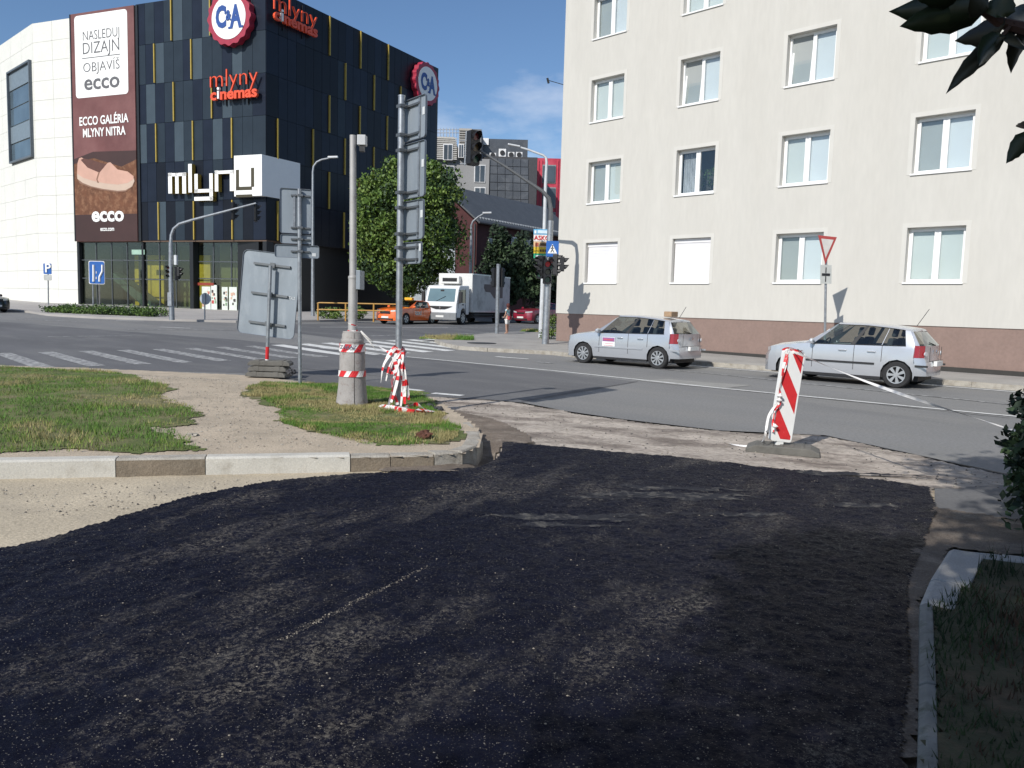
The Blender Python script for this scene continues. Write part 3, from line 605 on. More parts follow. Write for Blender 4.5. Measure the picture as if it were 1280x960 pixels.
# soffit, ground floor glazing and what shows inside
mb = MB(); ML.box(mb, 0, 19.3, 5.9, 6.0, -9, -.02); wp(mb, 'soffit', mat('soffit_brown', (.12, .075, .05), .6), mall)
TG = glass_mat('shop_glass', (.88, .93, .88), .88)
FRM = mat('dark_frame', (.02, .022, .025), .4, .3)
GREYF = mat('grey_glazing_bar', (.10, .11, .12), .4, .4)
zg = .62
def glazing(sa, sb_, o, n, zz):
    for i in range(n):
        a = sa+(sb_-sa)*i/n; b = sa+(sb_-sa)*(i+1)/n
        for j in range(len(zz)-1):
            mb = MB(); ML.box(mb, a+.03, b-.03, zz[j]+.03, zz[j+1]-.03, o, o+.02); wp(mb, 'pane', TG, mall)
    mb = MB()
    for i in range(n+1): a = sa+(sb_-sa)*i/n; ML.box(mb, a-.035, a+.035, zz[0], zz[-1], o-.06, o+.06)
    for z in zz: ML.box(mb, sa, sb_, z-.035, z+.035, o-.05, o+.055)
    wp(mb, 'glazing_frame', GREYF, mall)
glazing(7.2, 19.1, -.25, 7, [zg, 2.95, 4.45, 5.9])
glazing(.3, 7.2, -.6, 4, [zg, 3.1, 4.4, 5.9])
for q in ((7.0, 7.35, zg, 5.9, -.7, -.03), (19.05, 19.3, zg, 5.9, -.4, .02), (.0, .35, zg, 5.9, -.8, -.02), (12.15, 12.35, zg, 5.9, -.5, -.1)): mb = MB(); ML.box(mb, *q); wp(mb, 'pillar', FRM, mall)
mb = MB(); ML.box(mb, 0, 19.3, .3, zg, -9, .0); wp(mb, 'shop_floor', mat('shop_floor', (.2, .19, .18), .4), mall)
IW = [mat('wall_yellow', (.62, .45, .04), .6), mat('wall_olive', (.16, .17, .06), .7), mat('wall_dark', (.03, .03, .03), .7), mat('wall_orange_brown', (.34, .19, .05), .7), mat('wall_greygreen', (.16, .20, .17), .6)]
mb = MB()
for a, b, k, o in ((0, 1.0, 2, -3), (1.0, 2.4, 3, -2.4), (2.4, 3.9, 0, -2.8), (3.9, 6.6, 1, -2.5), (6.6, 7.3, 2, -3), (7.3, 8.6, 0, -2.2), (8.6, 10.9, 2, -4), (10.9, 12.2, 1, -4), (12.2, 14.1, 0, -2.2), (14.5, 15.8, 0, -2.6), (15.8, 19.2, 2, -4.5), (14.1, 14.5, 2, -1.8)):
    ML.box(mb, a, b-.01, zg, 5.88 if k != 0 else 5.0, o-.15, o, k)
wp(mb, 'inner_wall', IW, mall)
mb = MB(); ML.box(mb, 0, 19.3, zg, 5.9, -9, -8.9, 0)
ML.poly(mb, [(11.9, zg), (12.9, zg), (16.4, 2.9), (16.4, 3.5), (11.9, zg+.35)], -1.9, -.9, 0); wp(mb, 'staircase', mat('stair_green', (.07, .11, .09), .6), mall)
# entrance: red-brown transom, poster boards
mb = MB(); pxbox(ML, mb, 233, 262, 353, 356.5, -.5, -.42); wp(mb, 'door_transom', mat('transom_red', (.25, .04, .02), .5), mall)
POST = [mat('poster_pale', (.62, .66, .60), .6), mat('poster_red', (.45, .06, .05), .6), mat('poster_dark', (.05, .04, .04), .6), mat('poster_skin', (.55, .36, .27), .6), mat('poster_green', (.22, .33, .2), .6)]
for x0, x1, y0, y1 in ((247, 258, 358, 388), (258.5, 266, 356, 388), (272, 279.5, 358.5, 388), (281, 291, 358.5, 388)):
    mb = MB(); pxbox(ML, mb, x0, x1, y0, y1, -.5, -.45, 0)
    for q in range(9):
        cx = random.uniform(x0+1.5, x1-1.5); cy = random.uniform(y0+6, y1-6); w_ = random.uniform(.6, 1.3); pxbox(ML, mb, cx-w_, cx+w_, cy-w_*1.6, cy+w_*1.6, -.449, -.44+.002*q, random.choice([1, 2, 3, 4, 2, 3]))
    wp(mb, 'poster', POST, mall)
mb = MB(); pxbox(ML, mb, 163, 179, 312, 318, -.18, -.12); wp(mb, 'shop_sign', mat('shop_sign_green', (.30, .45, .36), .5), mall)
mb = MB(); MR.box(mb, .0, 21.6, .3, 6, -3, -.8); wp(mb, 'base_wall', mat('base_wall_black', (.012, .012, .013), .35), mall)
# white cube of the logo and the letters
WH = mat('sign_white', (.82, .82, .80), .5, 0, .02, 3)
lg = thing('mall_logo_sign', 'white blocky mlyny lettering running into a white cube on the corner of the black mall', 'sign', tuple(ML.pt(0, 9, .3)))
mb = MB()
s0 = ML.W(299, 220)[0]
foot = [ML.pt(s0, 0, .55), ML.pt(s0, 0, -.3), MR.pt(3.36, 0, -.3), MR.pt(3.36, 0, .12), None]
# corner point where both faces, pushed out, meet
def meet(oa, ob):
    a = ML.pt(0, 0, oa); b = MR.pt(0, 0, ob); d = ML.D; e = MR.D; r_ = b-a; t = (r_.x*e.y-r_.y*e.x)/(d.x*e.y-d.y*e.x); return a+d*t
foot[4] = meet(.55, .12)
mb.prism([p+Vector((0, 0, 9.15)) for p in foot], (0, 0, 2.95)); wp(mb, 'cube', WH, lg)
def lbox(x0, x1, y0, y1, c3=True): return (x0/4, x1/4, y0/4+200, y1/4+200)
LET = {'letter_m': [(865, 885, 70, 172), (900, 918, 70, 172), (935, 955, 70, 172), (865, 955, 70, 86)], 'letter_l': [(965, 984, 25, 167)],
       'letter_y': [(996, 1013, 75, 167), (996, 1088, 150, 167), (1070, 1088, 72, 207), (995, 1088, 188, 207)], 'letter_n': [(1097, 1115, 58, 162), (1097, 1192, 58, 74), (1172, 1192, 58, 160)]}
for nm, bx in LET.items():
    mb = MB()
    for b in bx:
        x0, x1, y0, y1 = lbox(*b); a, _ = ML.W(x0, y0); c_, _ = ML.W(x1, y1); sl_ = -.055
        xm = (x0+x1)/2; z1 = ML.W(xm, y0)[1]; z0 = ML.W(xm, y1)[1]
        if b[1]-b[0] > 50: z1 = ML.W(xm, (b[2])/4+200)[1]
        ML.quad(mb, c_, a, z0, z1, .5, 0); ML.box(mb, c_, a, z0, z1, .12, .495, 1)
    wp(mb, nm, [WH, YEL], lg, fix=False)
mb = MB()
for x0, x1, y0, y1 in ((964, 977, 684, 764), (964, 1028, 751, 765), (1024, 1037, 676, 752), (964, 1029, 782, 793)): pxbox(ML, mb, x0/3.2, x1/3.2, y0/3.2, y1/3.2, .545, .556)
wp(mb, 'letter_y', mat('sign_gap_dark', (.05, .042, .02), .6), lg)

# round C&A signs
CARED = mat('badge_red', (.33, .022, .05), .45); CABL = mat('badge_blue', (.02, .07, .27), .4)
def badge(pl, s_, z, R, label):
    t = thing('round_sign', label, 'sign', tuple(pl.pt(s_, z, .1)), group='round shop badges on the mall')
    mb = MB(); n = 96; M = pl.fr(s_, z, 0)
    pts = [M @ Vector((cos(2*pi*i/n)*R*(1+.035*cos(16*2*pi*i/n)), sin(2*pi*i/n)*R*(1+.035*cos(16*2*pi*i/n)), .1)) for i in range(n)]
    mb.prism(pts, pl.n*.55); wp(mb, 'rim', CARED, t)
    mb = MB(); pts = [M @ Vector((cos(2*pi*i/48)*R*.8, sin(2*pi*i/48)*R*.8, .64)) for i in range(48)]; mb.prism(pts, pl.n*.04); wp(mb, 'face', WH, t)
    mb = MB(); text_mesh('C', R*1.05, M @ Matrix.Translation((0, -.0*R, .70)), .01, 0, mb, R*.05, fit=(-.60*R, -.10*R)); text_mesh('&', R*.5, M @ Matrix.Translation((0, R*.05, .725)), .01, 0, mb, R*.02, fit=(-.11*R, .15*R)); text_mesh('A', R*1.05, M @ Matrix.Translation((0, -.02*R, .70)), .01, 0, mb, R*.05, fit=(.07*R, .62*R))
    for x in (.10, .59): mb.box(x*R-.10*R, x*R+.10*R, -.43*R, -.36*R, .69, .72, 0, M)
    mb.box(-.17*R, -.11*R, .12*R, .38*R, .69, .72, 0, M)
    wp(mb, 'lettering', CABL, t)
badge(ML, 2.80, 21.95, 1.93, 'large red-rimmed C&A badge on the front of the mall beside its corner')
badge(MR, 19.35, 21.95, 1.88, 'red-rimmed C&A badge at the far right end of the dark mall side')
ORG = mat('sign_orange_red', (.75, .085, .03), .4)
def cine(pl, p1, p2, label):
    M1 = pl.W(*p1[0]); M2 = pl.W(*p1[1]); c1 = pl.W(*p2[0]); c2 = pl.W(*p2[1])
    t = thing('cinema_sign', label, 'sign', tuple(pl.pt((c1[0]+c2[0])/2, c1[1], .2)), group='cinema signs on the mall')
    mb = MB(); text_mesh('mlyny', 1.85, pl.fr((M1[0]+M2[0])/2, (M1[1]+M2[1])/2, .42), .06, 0, mb, -.03, fit=(-abs(M1[0]-M2[0])/2, abs(M1[0]-M2[0])/2)); wp(mb, 'script_lettering', ORG, t)
    mb = MB(); k = abs(c1[0]-c2[0]); fr = pl.fr((c1[0]+c2[0])/2, (c1[1]+c2[1])/2, .42); text_mesh('c', 1.12, fr, .1, 0, mb, .035, fit=(-.5*k, -.37*k)); text_mesh('nemas', 1.12, fr, .1, 0, mb, .035, fit=(-.285*k, .5*k)); wp(mb, 'lettering', ORG, t)
    mb = MB(); mb.box(-.5*k+.155*k, -.5*k+.19*k, -.28, .28, -.1, .12, 0, fr); mb.disc(fr @ Vector((-.5*k+.1725*k, .45, -.1)), .10, pl.n, 12, 0, .22); wp(mb, 'white_letter', WH, t)
    for dx in (-1.0, 1.0): mb = MB(); mb.box(dx-.02, dx+.02, -.75, 1.7, -.38, -.30, 0, fr); wp(mb, 'bracket', BLACK, t)
cine(ML, ((268, 101), (327, 98)), ((269, 121), (327, 117)), 'orange-red mlyny cinemas sign on the sunlit front of the mall')
cine(MR, ((337, 6), (391, 24)), ((337, 22), (391, 39)), 'orange-red mlyny cinemas sign on the shaded side of the mall at its top corner')

# the tall shoe advertisement
bn = thing('advertising_banner', 'tall brown shoe advertisement with a white text panel between the white and the black facade', 'banner', tuple(ML.pt(15.7, 6, .1)))
BR = [mat('banner_mauve', (.125, .042, .040), .6, 0, .12, .4, col2=(.20, .085, .08), c2=(.4, .7), c2scale=.25), mat('banner_dark', (.042, .016, .014), .6, 0, .15, .4), mat('banner_brown', (.125, .048, .022), .8, 0, .25, 1.4, col2=(.26, .13, .07), c2=(.48, .72), c2scale=2.2, bump=.4, bscale=5)]
mb = MB(); Lb, Rb = 19.16, 12.42
ML.box(mb, Rb, Lb, 5.95, 24.0, .03, .2, 0); wp(mb, 'sheet', BR[0], bn)
mb = MB(); ML.box(mb, 12.14, 12.4, 5.95, 24.0, .0, .12); ML.box(mb, 19.17, 19.3, 5.95, 24.0, .0, .22); wp(mb, 'banner_frame', FRM, bn)
mb = MB(); ML.quad(mb, Rb, Lb, 5.97, 8.1, .206, 1); ML.poly(mb, [(Rb, 8.1), (Lb, 8.1), (Lb, 12.2), (17, 12.6), (14, 11.8), (Rb, 12.3)], .201, .207, 2); ML.poly(mb, [(Rb, 12.0), (14, 11.5), (17, 12.3), (Lb, 11.9), (Lb, 12.6), (17, 13.1), (Rb, 13.0)], .201, .2055, 1); wp(mb, 'print_background', BR, bn)
q0 = ML.W(99, 24); q1 = ML.W(161, 118)
mb = MB(); a, b, z0, z1, rr = 13.1, 18.75, ML.W(130, 121)[1], 23.8, .3; pts = []
for cx, cz, a0 in ((b-rr, z1-rr, 0), (a+rr, z1-rr, 90), (a+rr, z0+rr, 180), (b-rr, z0+rr, 270)):
    for k in range(5): an = radians(a0+k*22.5); pts.append((cx+rr*cos(an), cz+rr*sin(an)))
ML.poly(mb, pts, .2, .215); wp(mb, 'text_panel', WH, bn)
INK = mat('print_grey', (.11, .11, .12), .6)
def adtext(txt, y, size, m, par_mat, wid, bold=0., x=None):
    s_, z = ML.W(*y); mb = MB(); M = ML.fr(s_, z, .228); text_mesh(txt, size, M, .006, 0, mb, bold)
    xs = [v.dot(ML.D) for v in mb.v]; k = wid/(max(xs)-min(xs)); c = (max(xs)+min(xs))/2; tgt = ML.pt(s_, 0, 0).dot(ML.D)
    mb.v = [v+ML.D*((v.dot(ML.D)-c)*k+tgt-v.dot(ML.D)) for v in mb.v]; wp(mb, 'lettering', par_mat, bn)
adtext('NASLEDUJ', (129, 44), 1.05, 0, INK, 3.9, -.012); adtext('DIZAJN', (129, 60), 1.3, 0, INK, 3.9, -.012); adtext('OBJAVÍŠ', (129.5, 84), 1.05, 0, INK, 3.9, -.012)
adtext('ecco', (130, 103), 1.7, 0, INK, 3.8, .03); adtext('ECCO GALÉRIA', (132.5, 151), .95, 0, WH, 5.3, .02); adtext('MLYNY NITRA', (133, 166), .95, 0, WH, 4.6, .02)
adtext('ecco', (137.5, 269), 1.6, 0, WH, 3.5, .05); adtext('ecco.com', (137, 286.5), .5, 0, WH, 1.5, .01)
mb = MB(); s1_, z1_ = ML.W(129, 71.5); ML.box(mb, s1_-2.05, s1_+2.05, z1_-.03, z1_+.03, .21, .225); wp(mb, 'rule_line', INK, bn)
SH = [mat('shoe_pink', (.52, .31, .24), .7, 0, .08, 1), mat('shoe_sole', (.50, .38, .30), .7, 0, .05, 1), mat('shoe_inside', (.10, .04, .03), .7), mat('shoe_sole_edge', (.22, .12, .08), .7)]
def shp(pts, o, m, mb):
    P_ = [ML.W(x/4, y/4+200) for x, y in pts]; ML.poly(mb, P_, .2, o, m)
mb = MB()
shp([(398, 92), (425, 112), (470, 130), (530, 142), (600, 152), (640, 150), (675, 130), (684, 98), (682, 112), (676, 134), (640, 160), (600, 163), (520, 152), (455, 136), (410, 118)], .232, 3, mb)
shp([(398, 70), (430, 90), (480, 106), (540, 118), (600, 124), (650, 116), (682, 94), (684, 108), (672, 134), (640, 153), (600, 156), (530, 147), (470, 134), (425, 116), (399, 96)], .236, 1, mb)
shp([(400, 20), (408, -6), (420, -10), (440, 2), (510, 45), (530, 40), (552, 16), (564, 14), (600, 50), (650, 60), (680, 84), (680, 97), (650, 117), (600, 125), (540, 119), (480, 107), (430, 92), (398, 70)], .24, 0, mb)
shp([(418, 0), (432, -5), (470, 2), (520, 18), (545, 22), (527, 46), (506, 47), (450, 14)], .245, 2, mb)
shp([(417, 3), (424, -2), (520, 22), (540, 28), (510, 66), (450, 40)], .2455, 2, mb); shp([(504, 66), (512, 62), (500, 100), (508, 116), (500, 116), (494, 98)], .248, 3, mb)
wp(mb, 'shoe_picture', SH, bn)

# --- the white panelled wing at the left
sA = ML.W(45, 200)[0]; zA = ML.W(91, 22)[1]
PB = ML.pt(sA, 0, 0); WB = Plane((PB.x, PB.y), (-.731, .682), (-.68, -.73))
ww = thing('white_building', 'white panel-clad building wing at the left edge with one tall dark window', 'building', (PB.x, PB.y, 0))
WP = mat('white_cladding', (.68, .675, .625), .6, 0, .03, .8, fine=.04, fscale=6)
mb = MB(); ML.box(mb, 19.3, sA, .3, zA, -12, -.08); WB.box(mb, 0, 30, .3, zA, -12, -.08); wp(mb, 'core', mat('cladding_joint', (.52, .52, .48), .8), ww)
zz = [.55]+[zA-1.56*k for k in range(14, -1, -1)]
wa, wb_ = WB.W(14, 150), WB.W(41, 150); ztop = WB.W(30, 83)[1]; zbot = WB.W(30, 198)[1]; w0, w1 = sorted((wa[0], wb_[0]))
for j in range(len(zz)-1):
    n = 2
    for i in range(n):
        a = 19.3+(sA-19.3)*i/n; b = 19.3+(sA-19.3)*(i+1)/n; mb = MB(); ML.box(mb, a+.01, b-.01, zz[j]+.01, zz[j+1]-.01, -.09, .0+random.random()*.005); wp(mb, 'panel', WP, ww)
    for i in range(10):
        a = 3*i; b = a+3; mid = (zz[j]+zz[j+1])/2
        if b > w0 and a < w1 and zbot < mid < ztop:
            for a2, b2 in ((a, w0), (w1, b)):
                if b2-a2 > .05 and b2-a2 <= 3: mb = MB(); WB.box(mb, a2+.01, b2-.01, zz[j]+.01, zz[j+1]-.01, -.09, .002); wp(mb, 'panel', WP, ww)
            continue
        mb = MB(); WB.box(mb, a+.01, b-.01, zz[j]+.01, zz[j+1]-.01, -.09, .0+random.random()*.005); wp(mb, 'panel', WP, ww)
mb = MB(); f = .15
for t_ in ((w0-f, w0+.02, zbot-f, ztop+f), (w1-.02, w1+f, zbot-f, ztop+f), (w0, w1, ztop, ztop+f), (w0, w1, zbot-f, zbot)): WB.box(mb, *t_, -.1, .25)
fw = wp(mb, 'window', mat('window_box_grey', (.10, .12, .14), .5), ww)
for k in range(5):
    z0 = zbot+(ztop-zbot)*k/5; mb = MB(); WB.box(mb, w0, w1, z0+.05, z0+(ztop-zbot)/5-.05, -.1, .02 if k not in (1, 4) else .06)
    o = wp(mb, 'pane', mat('wing_window_glass', (.085, .12, .15), .12, 0, .2, .5) if k not in (1, 4) else mat('wing_window_blind', (.17, .21, .24), .4), fw); o.matrix_parent_inverse = Matrix.Identity(4)
mb = MB(); ML.box(mb, 16.6, 18.8, 24.05, 24.9, -5, -3.5); wp(mb, 'roof_unit', mat('roof_unit_grey', (.2, .22, .24), .6), mall)

# --- far grey and red buildings and the brick house
def A100(x, y, Y=100.): return AT(x, y, Y)
def xbox(mb, x0, x1, y0, y1, Y, dep, m=0, zlo=None, proud=0.):
    a = AT(x0, y0, Y); b = AT(x1, y0, Y); z1 = AT((x0+x1)/2, y0, Y).z; z0 = AT((x0+x1)/2, y1, Y).z if zlo is None else zlo
    mb.box(a.x, b.x, Y-proud, Y+dep, z0, z1, m)
GP = mat('grey_render', (.27, .27, .27), .9, 0, .05, .3); GD = mat('grey_glass_cladding', (.075, .08, .09), .25, 0, .15, .3, col2=(.11, .115, .125), c2scale=.5); GDK = mat('dark_grey_cladding', (.045, .045, .05), .5)
BEI = mat('beige_louvre', (.38, .36, .33), .8, 0, .1, .5); RDC = mat('crimson_cladding', (.38, .02, .05), .45, 0, .12, .3, col2=(.5, .06, .09), c2scale=.3); WND = mat('far_window_glass', (.06, .075, .09), .1, 0, .3, .4); WBX = mat('white_metal', (.7, .7, .7), .5)
gb = thing('office_building', 'tall grey office building behind the trees with air conditioners on its roof terrace', 'building', (-4, 100, 1.04))
mb = MB(); xbox(mb, 545, 612, 198, 300, 100, 14, 0, 1); xbox(mb, 604, 660, 174, 197, 106, 9, 1, None); wp(mb, 'wall', [GP, GD], gb)
mb = MB(); xbox(mb, 612, 672, 196, 300, 100.3, 13, 0, 1); wp(mb, 'glass_wing', GDK, gb)
for i in range(5):
    for j in range(6):
        x0 = 612.5+i*9.7; y0 = 197.5+j*10.2+.35*i; mb = MB(); xbox(mb, x0, x0+9.1, y0, y0+9.5, 100.2, .1, 0); wp(mb, 'panel', GD, gb)
mb = MB(); xbox(mb, 545, 568, 171, 200, 99.6, 8, 0); wp(mb, 'louvred_storey', BEI, gb)
for j in range(12):
    mb = MB(); xbox(mb, 545, 571, 172+j*2.35, 173.2+j*2.35, 99.4, .2, 0); wp(mb, 'louvre', mat('louvre_light', (.5, .49, .46), .7), gb)
mb = MB(); xbox(mb, 574, 590, 160.5, 197, 99.5, 8, 0); wp(mb, 'stair_tower', BEI, gb)
mb = MB(); xbox(mb, 590, 602, 161.5, 199, 99.8, 8, 0); wp(mb, 'tower_side', mat('tower_grey', (.15, .155, .16), .7), gb)
for j in range(12):
    mb = MB(); xbox(mb, 574, 590, 162+j*2.9, 163.2+j*2.9, 99.3, .2, 0); wp(mb, 'louvre', BEI, gb)
mb = MB(); xbox(mb, 604, 611, 172.5, 181, 105.8, 1); wp(mb, 'parapet', WBX, gb)
for x0, x1, y0, y1, Y in ((554, 566, 180, 200, 99.3), (593, 607, 206, 228, 99.9), (593, 607, 234, 252, 99.9), (573, 580, 180, 197, 99.2), (556, 568, 207, 226, 99.9), (556, 568, 236, 252, 99.9)):
    mb = MB(); xbox(mb, x0, x1, y0, y1, Y, .1, 0); f = wp(mb, 'window', WBX, gb)
    for a, b in ((x0+1, (x0+x1)/2-.4), ((x0+x1)/2+.4, x1-1)):
        mb = MB(); xbox(mb, a, b, y0+1, y1-1, Y-.04, .1); o = wp(mb, 'pane', WND, f); o.matrix_parent_inverse = Matrix.Identity(4)
mb = MB()
for x in np.arange(546, 574, 4.): a = AT(x, 160, 99.7); b = AT(x, 171, 99.7); mb.tube([a, b], .05, 5)
for y in (162, 166): mb.tube([AT(545, y, 99.7), AT(575, y, 99.7)], .05, 5)
wp(mb, 'roof_railing', GALV, gb)
for k, (x, y, w_, h_) in enumerate(((612, 191, 8, 6), (623.5, 186, 9, 10), (635, 190, 8, 7), (645, 190, 8, 7))):
    t = thing('air_conditioner', ['leftmost of the four white air conditioners, half hidden behind the roof edge', 'tallest of the four white air conditioners, second from the left', 'third white air conditioner from the left on the roof terrace', 'rightmost of the four white air conditioners on the roof terrace'][k], 'air conditioner', tuple(AT(x+w_/2, y+h_, 100.6)), group='air conditioners on the grey roof')
    mb = MB(); xbox(mb, x, x+w_, y, y+h_, 100.5, .6, 0); wp(mb, 'casing', WBX, t)
    mb = MB(); c = AT(x+w_/2, y+h_/2, 100.45); mb.disc(c, .30, (0, -1, 0), 16, 0, .05); wp(mb, 'fan_grille', BLACK, t)
rb = thing('red_building', 'crimson clad office building at the edge of the cream block', 'building', (5, 108, 1.04))
mb = MB(); xbox(mb, 671, 712, 198, 300, 108, 12, 0, 1); wp(mb, 'wall', RDC, rb)
for x0, x1, y0, y1 in ((678, 695, 206, 229), (678, 695, 234, 260), (678, 695, 265, 290)):
    mb = MB(); xbox(mb, x0, x1, y0, y1, 107.9, .2); f = wp(mb, 'window', mat('far_frame_grey', (.22, .24, .25), .6), rb)
    for a, b in ((x0+1, x0+6), (x0+7, x1-1)):
        mb = MB(); xbox(mb, a, b, y0+1.5, y1-1.5, 107.8, .1); o = wp(mb, 'pane', WND, f); o.matrix_parent_inverse = Matrix.Identity(4)
for x in (672.5, 677, 697): mb = MB(); xbox(mb, x, x+1.2, 200, 290, 107.85, .2, 0); wp(mb, 'cladding_rib', mat('crimson_rib', (.55, .05, .08), .5), rb)

BRK = mat('dark_red_brick', (.062, .018, .019), .85, 0, .15, 2, bump=.3, bscale=12, fine=.2, fscale=9); SLT = mat('slate_roof', (.065, .072, .08), .6, 0, .12, 1.2, fine=.15, fscale=5); PGR = mat('pale_gable_render', (.30, .33, .36), .85)
HG = Plane((-3.2, 66), (-.93, .37), (-.37, -.93)); HL = Plane((-3.2, 66), (.557, .83), (.83, -.557))
hs_ = thing('brick_house', 'dark red brick house with a long grey slate roof behind the truck', 'house', (-3.2, 66, .6))
HL2 = 16.0; Wd = 6.4; ez = 8.5; rz = 11.3
cn = lambda a, b, z: Vector((-3.2, 66, 0))+HG.D*a+HL.D*b+Vector((0, 0, z))
mb = MB(); mb.add([cn(0, 0, .3), cn(Wd, 0, .3), cn(Wd, 0, ez), cn(Wd/2, 0, rz-.1), cn(0, 0, ez)], [(0, 1, 2, 3, 4)], 0)
mb.add([cn(0, 0, .3), cn(0, HL2, .3), cn(0, HL2, ez), cn(0, 0, ez)], [(0, 1, 2, 3)], 0); mb.add([cn(Wd, 0, .3), cn(Wd, HL2, .3), cn(Wd, HL2, ez), cn(Wd, 0, ez)], [(0, 1, 2, 3)], 0)
mb.add([cn(0, HL2, .3), cn(Wd, HL2, .3), cn(Wd, HL2, ez), cn(Wd/2, HL2, rz-.1), cn(0, HL2, ez)], [(0, 1, 2, 3, 4)], 0); wp(mb, 'wall', BRK, hs_)
mb = MB(); HG.box(mb, 1.9, Wd+.02, .3, ez-.2, 0, .06); wp(mb, 'render_panel', PGR, hs_)
mb = MB()
for sgn in (0, 1):
    e0 = -.45 if sgn == 0 else Wd+.45; ze = ez-.25
    P_ = [cn(e0, -.5, ze), cn(e0, HL2+.4, ze), cn(Wd/2, HL2+.4, rz), cn(Wd/2, -.5, rz)]; mb.prism(P_, (0, 0, .16))
rf = wp(mb, 'roof', SLT, hs_)
mb = MB()
for k in range(40): b = .2+k*.4; p = cn(-.1, b, ez+.16); mb.box(p.x-.1, p.x+.1, p.y-.04, p.y+.04, p.z-.05, p.z+.12)
o = wp(mb, 'snow_guard', GALV, rf); o.matrix_parent_inverse = Matrix.Identity(4)
mb = MB(); mb.tube([cn(-.5, -.5, ez-.22), cn(-.5, HL2+.4, ez-.22)], .1, 6); mb.tube([HG.pt(.15, ez-.3, .1), HG.pt(.15, .5, .1)], .06, 6); wp(mb, 'gutter', mat('gutter_dark', (.06, .06, .065), .5), hs_)
for b, z0, z1, wd in ((1.6, 5.2, 7.2, 1.6), (5.0, 6.0, 7.6, 4.6), (10.8, 6.0, 7.6, 1.4), (13.5, 6.0, 7.6, 1.2), (1.6, 2.4, 4.3, 1.6), (5.5, 2.4, 4.3, 1.6)):
    mb = MB(); HL.box(mb, b, b+wd, z0, z1, .0, .05); f = wp(mb, 'window', WBX if wd > 2 else mat('white_frame_far', (.5, .5, .5), .5), hs_); n = max(2, int(wd/.8))
    for q in range(n):
        mb = MB(); a = b+wd*q/n; HL.box(mb, a+.08, a+wd/n-.04, z0+.1, z1-.1, .03, .07); o = wp(mb, 'pane', WND, f); o.matrix_parent_inverse = Matrix.Identity(4)
mb = MB(); xbox(mb, 592, 640, 252, 275, 92, 6, 0, 1); b_ = wp(mb, 'parapet_wall', mat('pale_grey_wall', (.27, .28, .28), .8), thing('low_grey_building', 'low pale grey flat building just behind the slate roof', 'building', (-2, 92, 1)))
bk = thing('street_backdrop_building', 'plain dark building closing the street behind the red car', 'building', (10, 120, 1)); mb = MB(); mb.box(-30, -12, 118, 128, 0, 10); mb.box(-12, 14, 126, 136, 0, 12); wp(mb, 'wall', mat('distant_wall', (.12, .11, .10), .9, 0, .2, .2), bk)

# ---------------------------------------------------------------- vehicles
def paint(name, c, metal=.0, rough=.3, coat=.6): return mat(name, c, rough, metal, 0.02, 3, coat=coat)
CGL = glass_mat('car_glass', (.80, .90, .86), .92); CGLD = glass_mat('car_glass_dark', (.35, .4, .42), .55)
CHR = mat('chrome', (.6, .6, .6), .15, 1, 0); RIM = mat('alloy_rim', (.50, .51, .52), .35, .7, .05, 5); TRIM = mat('car_black_trim', (.014, .014, .016), .6, 0, .2, 6)
TAIL = mat('tail_lamp_red', (.27, .010, .014), .12, 0, .1, 6, coat=1); HEADL = mat('headlamp_clear', (.62, .64, .66), .08, .3, .1, 12, coat=1); AMB = mat('indicator_amber', (.6, .2, .02), .3)
SEAT = mat('car_seat', (.045, .045, .05), .9, 0, .2, 6); PLATE = mat('licence_plate_white', (.7, .7, .68), .4)
def wheel(par, x, y, r, wd, spokes, side):
    c = (x, y, r); mb = MB(); s = 1 if side > 0 else -1
    mb.lathe([(r*.66, -wd/2), (r*.93, -wd/2), (r, -wd*.36), (r, wd*.36), (r*.93, wd/2), (r*.66, wd/2)], c, 32, 0, 'Y')
    mb.lathe([(r*.66, wd/2), (r*.60, 0), (r*.66, -wd/2)], c, 32, 0, 'Y'); w_ = mb.build('wheel', RUBBER, par, smooth=True)
    mb = MB(); yo = y+s*wd*.42
    mb.lathe([(r*.69, -.01), (r*.66, .012), (r*.60, .01), (r*.60, -.05)], (x, yo, r), 32, 0, 'Y')
    for k in range(spokes):
        a = 2*pi*k/spokes; u = Vector((cos(a), 0, sin(a))); v = Vector((-sin(a), 0, cos(a))); h = 1.2*r/spokes
        cc = Vector((x, yo, r)); mb.prism([cc+u*r*.12-v*h*.35, cc+u*r*.62-v*h*.75, cc+u*r*.62+v*h*.75, cc+u*r*.12+v*h*.35], (0, s*.012, 0))
    mb.disc((x, yo, r), r*.17, (0, s, 0), 16, 0, .02); mb.build('rim', RIM, w_, smooth=True)
    mb = MB(); mb.disc((x, y-s*.02, r), r*.62, (0, s, 0), 20, 0, .03); mb.build('hub', TRIM, w_)
